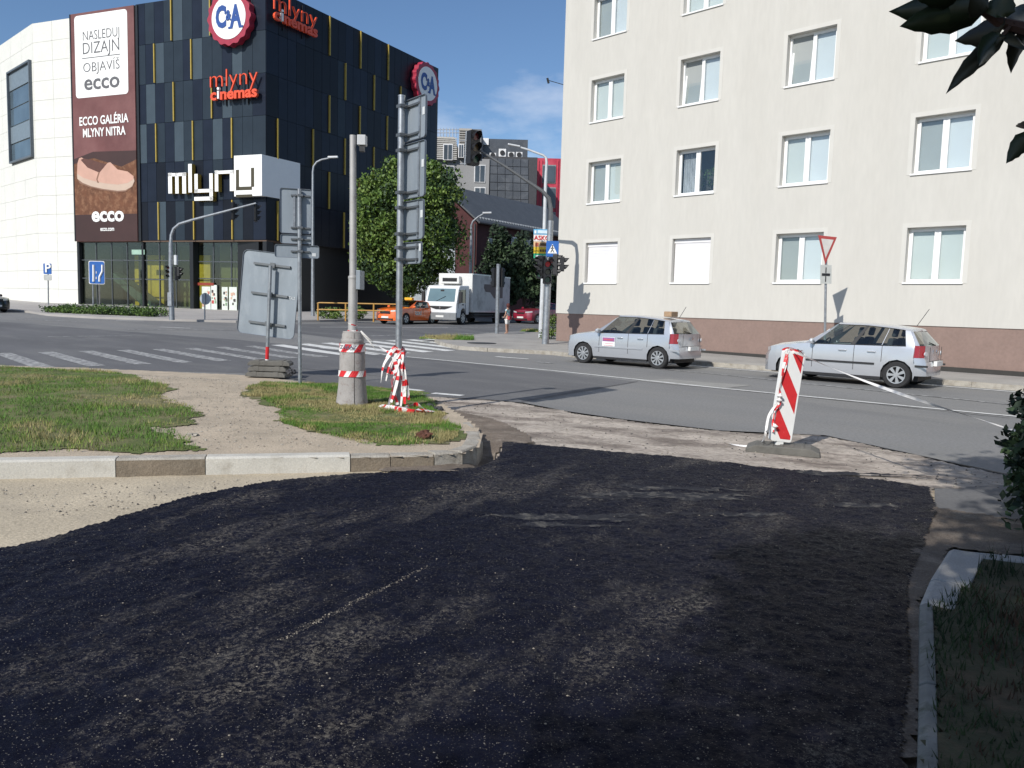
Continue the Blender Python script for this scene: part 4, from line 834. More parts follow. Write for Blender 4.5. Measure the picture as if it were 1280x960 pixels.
def make_car(name, label, cat, P, body_mat, loc, rotz, group=None, glass=CGL, extras=()):
    L_, W_, H_ = P['L'], P['W'], P['H']; hw = W_/2; f = L_/2; fa, ra, R = P['fa'], P['ra'], P['R']; ar = R+.045
    t = thing(name, label, cat, loc, rotz, group)
    zf, zc, zr_ = P['zf'], P['zc'], P['zr']; cow = P['cowl']; rt = P['rt']; re = P['re']
    C = []   # xl, xb, xr, cf, cu, zb, zroof(edge..), kind: 0 hood 1 cabin
    def hood(x, cf, cu, z): C.append(dict(xl=x, xb=x, xr=x, cf=cf, cu=cu, zb=z, zr=z, k=0))
    zh = lambda x: zf+(zc-zf)*min(1, max(0, (f-x)/(f-cow)))**.75
    C.append(dict(xl=f, xb=f-.06, xr=f-.14, cf=0, cu=0, zb=zf, zr=zf, k=0)); C.append(dict(xl=f-.015, xb=f-.075, xr=f-.16, cf=.42, cu=.5, zb=zf, zr=zf, k=0))
    C.append(dict(xl=f-.08, xb=f-.14, xr=f-.22, cf=.74, cu=.8, zb=zh(f-.1), zr=zh(f-.1), k=0)); C.append(dict(xl=f-.22, xb=f-.27, xr=f-.34, cf=.93, cu=.94, zb=zh(f-.25), zr=zh(f-.25), k=0))
    arch = lambda xc: [xc+ar*cos(radians(a)) for a in (0, 12, 35, 62, 90, 118, 145, 168, 180)]
    fx = arch(fa); rx = arch(ra)
    for x in fx:
        if x > cow+.02: hood(x, .985 if x > fa else 1, 1, zh(x))
    last = fx[-1]
    xs = [x for x in fx if x <= cow+.02]
    mids = [x for x in xs]+[P['ws'], P['b1'], P['b2'], P['c1']]
    zroof = lambda x: H_-.045*((x-P['top'])/1.2)**2 if x > P['top'] else H_-P['drop']*((P['top']-x)/max(.1, P['top']-rt))**1.7
    C.append(dict(xl=cow, xb=cow, xr=cow-.04, cf=1, cu=1, zb=zc, zr=zc+.01, k=0)); iws = len(C)-1
    rest = sorted([P['ws'], P['b1'], P['b2'], P['c1']]+[x for x in xs if abs(x-cow) > .03]+rx, reverse=True)
    tags = {}
    for x in rest:
        if x > cow-.02: x = cow-.03
        xr = P['rf']+(x-P['ws'])*(rt-P['rf'])/(ra-ar-P['ws']) if x > P['c1'] else None
        if xr is None: u = (P['c1']-x)/(P['c1']-rx[-1]); x0 = P['rf']+(P['c1']-P['ws'])*(rt-P['rf'])/(ra-ar-P['ws']); xr = x0+(rt+.06-x0)*u
        u2 = (P['ws']-x)/(P['ws']-re); zb = zc+(zr_-zc)*max(0, u2)
        if x > P['ws']+.01: C.append(dict(xl=x, xb=x, xr=P['rf']+.02 if False else cow-.06, cf=1, cu=1, zb=zb, zr=zc+.012, k=0)); iws = len(C)-1
        else: C.append(dict(xl=x, xb=x, xr=xr, cf=1, cu=1, zb=zb, zr=zroof(xr), k=1))
        tags[round(x, 4)] = len(C)-1
    iw1 = iws+1
    ic1 = tags[round(P['c1'], 4)]; iq = ic1+5
    n0 = len(C)
    ztop = zroof(rt)
    for dx, cf, cu, dr in ((.27, .975, .97, .05), (.15, .92, .93, .028), (.06, .80, .83, .012), (.015, .5, .52, .003), (0, 0, 0, 0)):
        C.append(dict(xl=re+dx-.035, xb=re+dx+.03, xr=rt+dr, cf=cf, cu=cu, zb=zr_+.01, zr=ztop-.015, k=2))
    rf = [.96, .99, 1.0, .985, .955]
    V = []; nr = 9
    for i, c in enumerate(C):
        z0 = .20; x = c['xl']
        if c['k'] == 2: z0 = .30
        for xc in (fa, ra):
            if abs(x-xc) < ar-1e-4: z0 = max(z0, R+sqrt(max(0, ar*ar-(x-xc)**2)))
        if c['cf'] < .9: z0 += .0
        zs = [z0, max(.36, z0+.012), max(.58, z0+.03), 0, c['zb']]; zs[3] = max(zs[2]+.02, zs[4]-(.27 if c['k'] == 2 or i == n0-1 else .09))
        xx = [c['xl'], c['xl'], c['xl']*.8+c['xb']*.2, c['xb'], c['xb']]
        row = [(xx[j], hw*float(np.interp(zs[j], (.2, .36, .58, .8, 1.0), (.955, .985, 1, .985, .955)))*c['cf'], zs[j]) for j in range(5)]
        if c['k'] == 0:
            e = (0 if c['cf'] > .95 else .0)
            for yf, dz, kk in ((.86, .025, .4), (.68, .045, .7), (.36, .065, 1), (0, .07, 1)): row.append((c['xb']+(c['xr']-c['xb'])*kk, hw*yf*c['cf'], c['zb']+dz*(1 if i > 3 else .3*i)))
        else:
            zq = c['zr']; gl = .07 if c['k'] == 1 else .05
            tu = .77
            for yf, dz in ((tu, gl), (.69, .025), (.36, .004), (0, 0)): row.append((c['xr']+(.03 if c['k'] == 2 and yf < .7 else 0)*0, hw*yf*c['cu'], zq-dz))
        V.append(row)
    mb = MB(); nC = len(C)
    panes = {'windscreen': [], 'side_window_front': [], 'side_window_rear': [], 'quarter_window': [], 'rear_window': [], 'tail_lamp': [], 'headlight': []}
    ib1 = tags[round(P['b1'], 4)]; ib2 = tags[round(P['b2'], 4)]
    for sgn in (1, -1):
        o = len(mb.v)
        for row in V: mb.v += [Vector((p[0], p[1]*sgn, p[2])) for p in row]
        for i in range(nC-1):
            for j in range(nr-1):
                q = [o+i*nr+j, o+(i+1)*nr+j, o+(i+1)*nr+j+1, o+i*nr+j+1]; pts = [mb.v[k] for k in q]; key = None
                if i == iws and j >= 5: key = 'windscreen'
                elif j == 4 and iw1 <= i < ib1: key = 'side_window_front'
                elif j == 4 and ib2 <= i < ic1: key = 'side_window_rear'
                elif j == 4 and P.get('quarter') and ic1+1 <= i < iq+1: key = 'quarter_window'
                elif j == 4 and n0+1 <= i: key = 'rear_window'
                elif j == 3 and n0-1 <= i <= n0+1: key = 'tail_lamp'
                elif j == 3 and i in (1, 2) or (j == 2 and i == 2 and False): key = 'headlight'
                if key: panes[key].append((sgn, pts))
                if key in ('tail_lamp', 'headlight') or key is None:
                    fc = q if sgn > 0 else q[::-1]
                    k = 0
                    if j == 0 and (i < 3 or i > nC-4) and not P.get('bodybumper'): k = 1
                    mb.f.append(fc); mb.m.append(k)
    body = mb.build('body', [body_mat, TRIM], t, smooth=True, ang=28)
    wd_ = body.modifiers.new('weld', 'WELD'); wd_.merge_threshold = .001
    for key, L2 in panes.items():
        for sgn in ((1, -1) if key not in ('windscreen', 'rear_window') else (0,)):
            fs = [p for s, p in L2 if sgn in (0, s)]
            if not fs: continue
            m2 = MB()
            for p in fs:
                n = (p[1]-p[0]).cross(p[2]-p[0]); n = n if n.length > 1e-9 else (p[2]-p[1]).cross(p[3]-p[1])
                if n.length < 1e-9: continue
                n.normalize(); cc = sum(p, Vector())/4
                if n.dot(cc-Vector((cc.x*.7, 0, .5))) < 0: n = -n
                off = .006 if key in ('tail_lamp', 'headlight') else -.004
                m2.face([a+n*off for a in p])
            nm = 'tail_lamp' if key == 'tail_lamp' else 'headlight' if key == 'headlight' else 'windscreen' if key == 'windscreen' else 'rear_window' if key == 'rear_window' else 'side_window'
            if m2.f: m2.build(nm, TAIL if key == 'tail_lamp' else HEADL if key == 'headlight' else glass, t, fix=False, smooth=True)
    # pillars' black surrounds, gaps between the doors, belt trim
    g = MB()
    def line(i, j0, j1, r=.006):
        for s in (1, -1): g.tube([Vector((V[i][j][0], V[i][j][1]*s*1.003, V[i][j][2])) for j in range(j0, j1+1)], r, 5)
    line(iw1, 1, 4); line(ib2-0, 1, 4); line(ic1+2, 2, 4)
    for s in (1, -1):
        g.tube([Vector((V[i][4][0], V[i][4][1]*s*1.004, V[i][4][2]+.004)) for i in range(iw1, iq+2)], .010, 5)
        g.tube([Vector((V[i][5][0], V[i][5][1]*s*1.01, V[i][5][2]+.004)) for i in range(iw1, iq+2)], .009, 5)
    g.build('window_trim', TRIM, t)
    for i in (ib1,):
        for s in (1, -1):
            m2 = MB(); p = [V[i][4], V[i+1][4], V[i+1][5], V[i][5]]; m2.face([(a[0], (a[1]+.004)*s, a[2]) for a in p]); m2.build('pillar', TRIM, t)
    for s in (1, -1):
        for xa in (P['b1']+.16, P['c1']+.2 if P.get('quarter') else P['c1']+.02):
            m2 = MB(); m2.box(xa-.09, xa+.09, s*hw*1.0-.02, s*hw*1.0+.028, zc-.13, zc-.10); m2.build('door_handle', body_mat, t, bevel=.01)
        m2 = MB(); m2.lathe([(0, -.10), (.055, -.085), (.075, 0), (.055, .08), (0, .095)], (0, 0, 0), 12, 0, 'Y'); m2.v = [Vector((v.x*.8+P['ws']+.0, v.y+s*(hw+.07), v.z+zc+.06)) for v in m2.v]; m2.tube([(P['ws']-.02, s*hw*.95, zc+.01), (P['ws'], s*(hw+.03), zc+.04)], .02, 6); m2.build('mirror', body_mat if P.get('cmirror', 1) else TRIM, t, smooth=True)
        if P.get('mould'):
            m2 = MB(); m2.box(P['c1']+.12, fa-ar-.06, s*hw*1.0-.01, s*hw*1.0+.014, .50, .545); m2.build('side_moulding', P['mould'], t)
            m2 = MB(); m2.box(-f+.02, ra-ar-.03, s*hw*.965-.01, s*hw*.975+.004, .50, .545); m2.build('bumper_strip', P['mould'], t)
        m2 = MB(); m2.box(ra+ar, fa-ar, s*(hw*.94)-.03, s*(hw*.94)+.02, .17, .235); m2.build('sill', TRIM, t)
    for s in (1, -1):
        wheel(t, fa, s*(hw-.10), R, .19, P['sp'], s); wheel(t, ra, s*(hw-.10), R, .19, P['sp'], s)
    m2 = MB(); m2.box(-f+.25, f-.25, -hw*.72, hw*.72, .17, .42); m2.box(fa-ar-.02, f-.35, -hw*.76, hw*.76, .3, zc-.12); m2.box(re+.22, ra+ar-.2, -hw*.70, hw*.70, .3, zc-.16); m2.box(ra+ar-.2, fa-ar, -hw*.90, hw*.90, .22, .50); m2.build('underbody', TRIM, t)
    for x in (P['b1']+.28, P['c1']+.22):
        for s in (1, -1):
            m2 = MB(); m2.box(x-.25, x+.22, s*.38-.22, s*.38+.22, .45, .62); M = Matrix.Translation((x-.24, s*.38, .6)) @ Matrix.Rotation(radians(-14), 4, 'Y'); m2.box(-.06, .06, -.22, .22, 0, .52, 0, M); m2.box(-.045, .045, -.12, .12, .56, .76, 0, M); m2.build('seat', SEAT, t, bevel=.03)
    m2 = MB(); m2.box(P['ws']-.05, cow-.15, -hw*.82, hw*.82, zc-.16, zc-.03); m2.build('dashboard', TRIM, t, bevel=.02)
    m2 = MB(); M = Matrix.Translation((P['ws']-.16, .38, zc-.02)) @ Matrix.Rotation(radians(65), 4, 'Y'); m2.tube([M @ Vector((.18*cos(a*pi/8), .18*sin(a*pi/8), 0)) for a in range(17)], .014, 6); m2.build('steering_wheel', TRIM, t)
    m2 = MB(); m2.box(-f-.012-.03, -f+.03, -.26, .26, P.get('pz', .47), P.get('pz', .47)+.11); m2.build('licence_plate', PLATE, t)
    for s in (1, -1):
        m2 = MB(); m2.disc((re+.075, s*hw*.80, zr_-.17), .048, (-1, s*.35, 0), 14, 0, .03); m2.build('reversing_lamp', HEADL, t)
    m2 = MB(); m2.tube([(re-.012, y, .635) for y in np.linspace(-hw*.72, hw*.72, 9)], .007, 5); m2.tube([(re+.012, s_*hw*.62, z_) for s_, z_ in ((-1, .64), (-1, zr_-.02))], .006, 5); m2.tube([(re+.012, s_*hw*.62, z_) for s_, z_ in ((1, .64), (1, zr_-.02))], .006, 5); m2.build('hatch_gap', TRIM, t)
    m2 = MB(); m2.disc((re-.0, 0, zr_-.12), .045, (-1, 0, 0), 16, 0, .02); m2.build('emblem', CHR, t)
    m2 = MB(); m2.tube([(re+.03, 0, zr_+.02), (re+.09, .32, zr_+.08)], .012, 5); m2.build('rear_wiper', TRIM, t)
    m2 = MB(); m2.box(f-.02, f+.012, -.26, .26, .34, .45); m2.build('licence_plate', PLATE, t)
    if P.get('grille'):
        m2 = MB(); z = zf-.10; m2.box(f-.12, f-.012, -.30, .30, z-.05, z+.05); m2.build('grille', TRIM, t, bevel=.01)
        m2 = MB(); m2.box(f-.1, f+.006, -.55, .55, .24, .33); m2.build('air_intake', TRIM, t, bevel=.01)
    return t, V, P
POLO = dict(L=3.90, W=1.65, H=1.46, fa=1.17, ra=-1.29, R=.30, bodybumper=1, zf=.74, zc=.915, zr=.965, cowl=.86, ws=.62, rf=.10, rt=-1.56, re=-1.90, b1=-.24, b2=-.34, c1=-.93, top=-.25, drop=.11, quarter=1, sp=9, pz=.52)
SILV = paint('silver_blue_paint', (.50, .52, .555), .5, .26, .8); SILV2 = paint('silver_paint', (.54, .555, .585), .5, .26, .8)
def place(rw, h, P):
    h = Vector(h).normalized(); l = Vector((-h.y, h.x)); ax = Vector(rw)-l*(P['W']/2-.10); c = ax-h*P['ra']; return (c.x, c.y, zt(c.y)), atan2(h.y, h.x)
loc, rz_ = place((4.02, 21.99), (-.775, .63), POLO)
c1, V1, _ = make_car('parked_car', 'silver-blue hatchback with a lettered panel on its front door and a box on its roof', 'car', dict(POLO, mould=SILV, sp=9), SILV, loc, rz_, 'silver hatchbacks in the parking lane')
mb = MB(); hw = .825; mb.box(.08, .50, hw-.0, hw+.012, .52, .80); mb.build('door_panel', WHITE, c1)
mb = MB(); mb.box(.09, .49, hw+.012, hw+.016, .68, .79, 0); mb.box(.13, .45, hw+.016, hw+.018, .71, .755, 1); mb.box(.14, .44, hw+.012, hw+.016, .56, .58, 2); mb.box(.14, .40, hw+.012, hw+.016, .61, .63, 2); mb.build('door_print', [mat('door_print_purple', (.28, .12, .30), .5), mat('door_print_red', (.5, .1, .15), .5), mat('door_print_pink', (.6, .35, .38), .5)], c1)
mb = MB(); mb.box(-1.32, -1.08, -.22, .18, 1.43, 1.58); mb.build('roof_box', mat('cardboard_brown', (.30, .20, .12), .8, 0, .2, 8), c1, bevel=.02)
mb = MB(); mb.tube([(-1.42, -.1, 1.40), (-1.62, -.1, 1.72)], .007, 5); mb.build('aerial', TRIM, c1)
loc, rz_ = place((8.72, 18.1), (-.76, .65), POLO)
c2, V2, _ = make_car('parked_car', 'silver hatchback with a black strip along its side, behind the striped board', 'car', dict(POLO, mould=TRIM, sp=7), SILV2, loc, rz_, 'silver hatchbacks in the parking lane')
mb = MB(); mb.tube([(-1.42, -.1, 1.40), (-1.66, -.1, 1.80)], .007, 5); mb.build('aerial', TRIM, c2)
OCT = dict(L=4.57, W=1.77, H=1.44, fa=1.40, ra=-1.20, R=.32, zf=.80, zc=.96, zr=1.02, cowl=1.02, ws=.74, rf=.15, rt=-1.35, re=-2.24, b1=-.16, b2=-.26, c1=-.86, top=-.2, drop=.12, quarter=0, sp=5, grille=1, bodybumper=1)
def place_c(px, py, h, P, front=True):
    g = G(px, py); h = Vector(h).normalized(); c = Vector((g.x, g.y))-h*P['L']/2; return (c.x, c.y, zt(c.y)), atan2(h.y, h.x)
ORP = paint('taxi_orange_paint', (.78, .145, .02), 0, .28, .9)
loc, rz_ = place_c(481, 405.5, (-.50, -.865), OCT)
tx, _, _ = make_car('taxi', 'orange taxi with a yellow roof light, facing left in front of the big green tree', 'taxi', OCT, ORP, loc, rz_, None, CGL)
mb = MB(); mb.box(-.12, .12, -.28, .28, 1.43, 1.58); mb.build('roof_light', mat('taxi_light_yellow', (.75, .42, .03), .4), tx, bevel=.03)
mb = MB(); M = frame((-.6, .892, .78), (1, 0, 0)) ; M = Matrix.Translation((0, 0, 0)) @ frame((.25, .893, .68), (-1, 0, 0)); text_mesh('taxi', .42, M, .003, 0, mb, .01); mb.build('door_lettering', mat('taxi_lettering', (.65, .65, .6), .5), tx)
mb = MB(); mb.box(2.27, 2.30, -.36, .36, .60, .71); mb.build('grille', TRIM, tx, bevel=.01)
RED2 = dict(OCT, L=4.5, zf=.78)
loc, rz_ = place_c(650, 404.5, (-.62, -.785), RED2)
rc, _, _ = make_car('parked_car', 'dark red saloon standing behind the pedestrian, left of the pavement poles', 'car', RED2, paint('dark_red_paint', (.22, .012, .03), 0, .3, .8), loc, rz_)
loc, rz_ = place_c(-3, 391, (.85, -.52), OCT)
bc, _, _ = make_car('black_car', 'black car entering the picture at the far left edge with its headlight on', 'car', OCT, paint('black_paint', (.012, .012, .015), 0, .25, .9), loc, rz_)

# --- the refrigerated truck
fr_ = G(550, 405.5); th_ = atan2(-.91, -.41)
tk = thing('truck', 'white refrigerated box truck with a grey-patched side, coming along the street behind the junction', 'truck', (fr_.x, fr_.y, zt(fr_.y)), th_)
CABW = paint('truck_white', (.70, .71, .72), 0, .35, .5); BOXW = mat('box_body_white', (.62, .62, .60), .55, 0, .04, .8); BOXG = mat('box_side_grey', (.52, .52, .50), .65, 0, .06, .7, col2=(.36, .355, .34), c2scale=.9)
hw = 1.10
mb = MB(); prof = [(0, .42), (.03, .62), (.0, 1.25), (-.04, 1.36), (-.30, 2.22), (-.48, 2.38), (-1.62, 2.42), (-1.68, 2.30), (-1.68, .62), (-1.30, .62), (-1.24, .86), (-1.06, 1.0), (-.84, 1.0), (-.66, .86), (-.58, .55), (-.55, .42)]
mb.prism([(x, -hw, z) for x, z in prof], (0, 2*hw, 0)); mb.build('cab', CABW, tk, bevel=.05)
def slope(x): return 1.36+(x+.04)/(-.26)*.86
mb = MB(); mb.face([(-.045+.015, -.95, 1.40), (-.045+.015, .95, 1.40), (-.29+.015, .90, 2.19), (-.29+.015, -.90, 2.19)]); mb.build('windscreen', mat('truck_windscreen', (.13, .20, .22), .08, 0, .15, .8, coat=1), tk, fix=False)
mb = MB(); mb.tube([(-.02, -.3, 1.42), (-.1, .3, 1.72)], .012, 5); mb.box(-.26, -.22, -.12, .12, 1.95, 2.12); mb.build('wiper', TRIM, tk)
for s in (1, -1):
    mb = MB(); mb.prism([(x, s*(hw+.004), z) for x, z in ((-.32, 1.34), (-.47, 2.12), (-1.12, 2.14), (-1.12, 1.34))], (0, s*.012, 0)); mb.build('side_window', mat('truck_side_glass', (.03, .04, .045), .08, coat=1), tk)
    mb = MB(); mb.box(-.24, -.10, s*(hw+.10), s*(hw+.30), 1.35, 2.0); mb.tube([(-.25, s*hw, 2.1), (-.17, s*(hw+.2), 2.05)], .02, 5); mb.tube([(-.25, s*hw, 1.3), (-.17, s*(hw+.2), 1.33)], .02, 5); mb.build('mirror', TRIM, tk, bevel=.02)
    mb = MB(); mb.box(-.05, .045, s*.62, s*.98, .50, .68); mb.build('headlight', HEADL, tk, bevel=.02)
    mb = MB(); mb.box(-1.20, -1.16, s*(hw+.002), s*(hw+.01), .65, 2.2); mb.box(-.30, -.28, s*(hw+.002), s*(hw+.01), 1.0, 1.9); mb.build('door_gap', TRIM, tk)
    mb = MB(); mb.box(-.95, -.75, s*(hw+.0), s*(hw+.03), 1.20, 1.26); mb.build('door_handle', TRIM, tk)
mb = MB(); mb.box(-.08, .07, -1.12, 1.12, .28, .74); mb.build('bumper', mat('truck_bumper_grey', (.20, .21, .22), .5), tk, bevel=.04)
mb = MB(); mb.prism([(.035, y, z) for y, z in ((-.85, 1.12), (.85, 1.12), (.55, 1.0), (.3, .93), (-.3, .93), (-.55, 1.0))], (.012, 0, 0)); mb.build('grille', TRIM, tk)
mb = MB(); mb.prism([(.05, y, z) for y, z in ((0, 1.13), (.07, 1.02), (0, .91), (-.07, 1.02))], (.02, 0, 0)); mb.build('emblem', CHR, tk)
mb = MB(); mb.box(.07, .08, -.27, .27, .44, .56); mb.build('licence_plate', PLATE, tk)
mb = MB(); mb.box(-7.5, -1.86, -1.2, 1.2, .78, 3.18, 0); mb.build('cargo_box', BOXW, tk, bevel=.025)
mb = MB(); mb.box(-7.42, -1.95, 1.2, 1.212, .90, 3.12); mb.build('side_panel', BOXG, tk)
mb = MB(); mb.prism([(x, 1.213, z) for x, z in ((-3.5, 2.58), (-6.3, 2.62), (-6.3, 1.75), (-5.0, 1.7), (-4.6, 1.95), (-4.4, 2.08), (-3.7, 2.10), (-3.45, 2.35))], (0, .006, 0)); mb.build('side_patch', mat('faded_patch_brown', (.15, .12, .11), .7, 0, .1, 2), tk)
mb = MB(); mb.box(-7.5, -1.9, 1.2, 1.23, .78, .88); mb.box(-7.5, -1.9, 1.2, 1.23, 3.1, 3.19); mb.build('edge_rail', mat('alloy_rail', (.5, .5, .5), .4, .6), tk)
mb = MB(); mb.box(-1.86, -1.50, -.85, .45, 2.52, 3.0); mb.build('cooling_unit', BOXW, tk, bevel=.06)
mb = MB(); mb.box(-1.50, -1.48, -.72, .30, 2.66, 2.88)
for k in range(4): mb.box(-1.49, -1.465, -.7, .28, 2.68+k*.05, 2.70+k*.05)
mb.build('cooling_grille', TRIM, tk)
mb = MB(); mb.box(-7.4, -1.6, -.45, .45, .5, .78); mb.box(-5.4, -2.3, 1.0, 1.15, .42, .50); mb.box(-5.4, -2.3, 1.0, 1.15, .60, .68); mb.box(-3.3, -2.3, .55, 1.0, .4, .72); mb.build('chassis', mat('chassis_grey', (.06, .06, .065), .7), tk)
mb = MB(); mb.box(-6.9, -5.1, 1.12, 1.18, .52, .76); mb.build('mudguard', TRIM, tk)
for x in (-.95, -5.95):
    for s in (1, -1): wheel(tk, x, s*.95, .42, .26, 8, s)

# ---------------------------------------------------------------- trees
LEAF = [mat('leaf_green', (.075, .135, .020), .6, 0, .25, 1.5), mat('leaf_light', (.13, .195, .036), .6, 0, .2, 1.5), mat('leaf_dark', (.022, .050, .014), .65, 0, .25, 1.5)]
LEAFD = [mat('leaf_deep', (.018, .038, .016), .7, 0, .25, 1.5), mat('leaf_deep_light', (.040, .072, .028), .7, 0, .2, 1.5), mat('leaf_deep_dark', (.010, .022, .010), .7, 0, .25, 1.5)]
BARK = mat('bark', (.10, .08, .06), .95, 0, .3, 6, bump=.6, bscale=20)
def crown_mesh(name, ells, nclump, per, ls, cl, mats, par, seed, flat_=0., asp=.55):
    rg = np.random.RandomState(seed); P = []; tot = sum(e[3]*e[4]*e[5] for e in ells)
    for e in ells:
        k = max(3, int(nclump*e[3]*e[4]*e[5]/tot)); d = rg.normal(size=(k, 3)); d /= np.linalg.norm(d, axis=1)[:, None]; r = rg.uniform(.35, 1.0, k)**.45*rg.uniform(.85, 1.08, k)
        P.append(np.array(e[:3])+d*r[:, None]*np.array(e[3:6]))
    P = np.concatenate(P); n = len(P); sz = cl*rg.uniform(.5, 1.5, n)
    off = rg.normal(size=(n, per, 3)); off *= (rg.rand(n, per, 1)**.33)/np.linalg.norm(off, axis=2, keepdims=True); off[..., 2] *= .75
    Q = (P[:, None]+off*sz[:, None, None]).reshape(-1, 3); m = len(Q)
    a = rg.normal(size=(m, 3)); a /= np.linalg.norm(a, axis=1)[:, None]; b = np.cross(a, rg.normal(size=(m, 3))); b /= np.linalg.norm(b, axis=1)[:, None]
    l = ls*rg.uniform(.6, 1.3, (m, 1)); v = np.stack([Q-a*l/2, Q+b*l*asp/2, Q+a*l/2, Q-b*l*asp/2], 1).reshape(-1, 3)
    me = bpy.data.meshes.new(name); me.from_pydata(v.tolist(), [], np.arange(m*4).reshape(-1, 4).tolist())
    for q in mats: me.materials.append(q)
    ci = rg.choice(3, n, p=(.46, .34, .20)); mi = np.repeat(ci, per); sw = rg.rand(m) < .14; mi[sw] = rg.choice(3, sw.sum()); me.polygons.foreach_set('material_index', mi.astype(np.int32))
    o = bpy.data.objects.new(name, me); COL.objects.link(o); o.parent = par; return o
def tree(name, label, loc, ells, tr, nclump, per, ls, cl, mats=LEAF, seed=1, group=None, cat='tree'):
    t = thing(name, label, cat, loc, 0, group); top = max(e[2] for e in ells); mb = MB(); rg = random.Random(seed)
    low = min(e[2]-e[5] for e in ells)
    mb.tube([(0, 0, -.2), (tr*.4, 0, low*.6), (-tr*.4, tr*.3, top*.55), (0, 0, top*.9)], [tr*1.25, tr, tr*.7, tr*.2], 9)
    for e in ells[:7]: z0 = max(.6*low, min(e[2]-.8*e[5], top*.5)); mb.tube([(0, 0, z0), (e[0]*.5, e[1]*.5, (z0+e[2])/2+.1), (e[0], e[1], e[2])], [tr*.5, tr*.3, tr*.1], 6)
    mb.build('trunk', BARK, t, smooth=True); crown_mesh('crown', ells, nclump, per, ls, cl, mats, t, seed); return t
g = G(504, 398.5, .12); s57 = g.y/1000
tree('maple_tree', 'big leafy green tree at the right-hand end of the dark mall, behind the taxi', (g.x, g.y, zt(g.y)+.1),
     [(0, 0, 6.4, 3.1, 2.8, 3.2), (-1.2, .3, 4.3, 2.2, 2, 1.9), (1.6, 0, 8.3, 1.9, 2, 1.9), (-1.4, 0, 7.3, 1.5, 1.6, 1.5), (2.0, .2, 5.2, 1.6, 1.8, 2.4), (.3, 0, 9.4, 1.4, 1.4, 1.3), (2.3, 0, 9.4, .8, .8, .6), (.2, 0, 3.1, 2.6, 2, 1.3), (-2.3, 0, 8.0, .7, .8, .6), (3.0, 0, 7.0, .7, .8, .7)], .24, 430, 120, .26, .82, LEAF, 11)
for k, (px, Y, w_, h_, lab) in enumerate(((622, 63, 1.5, 7.2, 'dark narrow tree rising behind the middle of the truck box'), (652, 61, 2.1, 6.4, 'broad dark tree behind the rear of the truck and the red car'), (677, 66, 1.6, 6.0, 'dark tree at the edge of the cream block, behind the advertising sign'), (584, 70, 1.6, 4.0, 'low dark tree in front of the brick gable, behind the truck cab'))):
    X = (px-640)*Y/1000*.99
    tree('dark_tree', lab, (X, Y, zt(Y)), [(0, 0, h_*.55, w_*.85, w_*.8, h_*.30), (0, 0, h_*.80, w_*.5, w_*.5, h_*.22), (w_*.4, 0, h_*.4, w_*.7, w_*.6, h_*.22), (-w_*.5, 0, h_*.42, w_*.6, w_*.6, h_*.2), (w_*.25, 0, h_*.68, w_*.5, w_*.5, h_*.15)], .14, 170, 50, .34, .55, LEAFD, 30+k, 'dark trees behind the truck')  # deep leaf tones put the shade on these trees into the colour
def bush(name, label, loc, ells, n, per, ls, cl, mats, seed, cat='shrub', group=None):
    t = thing(name, label, cat, loc, 0, group); mb = MB(); rg = random.Random(seed)
    for k in range(6): e = rg.choice(ells); mb.tube([(e[0]*.3, e[1]*.3, -.02), (e[0], e[1], e[2]+e[5]*.4)], [.02, .008], 5)
    mb.build('stem', BARK, t); crown_mesh('foliage', ells, n, per, ls, cl, mats, t, seed); return t
a = G(52, 391, .12); b = G(178, 396.5, .12); hd = thing('low_hedge', 'long low clipped hedge on the pavement corner before the glass shopfront', 'hedge', (a.x, a.y+1, zt(a.y)+.1))
el = []
for k in range(14): q = a.lerp(b, k/13)-a; el.append((q.x, q.y+.6, .22, .55, 1.2, .20))
crown_mesh('foliage', el, 420, 26, .13, .3, [LEAF[0], LEAF[2], LEAF[0]], hd, 61)
for px, py, nm, lab, w_, h_ in ((410, 399, 'small_shrub', 'small dark shrub left of the yellow-brown railing post beside the lamp post', .8, .7), (441, 399, 'small_shrub', 'small dark shrub behind the yellow-brown railing', .7, .8)):
    g = G(px, py, .12); bush(nm, lab, (g.x, g.y+.8, g.z), [(0, 0, h_*.5, w_, .5, h_*.5)], 50, 25, .13, .22, LEAF, int(px))
g = G(693, 424, .12); bush('corner_weeds', 'straggly green weeds growing at the left corner of the cream block', (g.x-.1, g.y+.3, g.z), [(0, 0, .5, .25, .3, .55), (-.3, -.4, .2, .3, .3, .25)], 50, 22, .09, .2, LEAF, 77)
for px, py, lab in ((558, 423.5, 'tuft of grass at the left tip of the corner pavement'), (676, 414.5, 'strip of grass at the foot of the white lamp post')):
    g = G(px, py, .12); pl_ = [(g.x-1.1, g.y-.8), (g.x+1.1, g.y-.6), (g.x+1.0, g.y+.8), (g.x-.7, g.y+.9)]; blades('grass_tuft', lab, pl_, 2500, .14, lambda x, y: np.full(x.shape, g.z), int(px), .3, wd=.03)

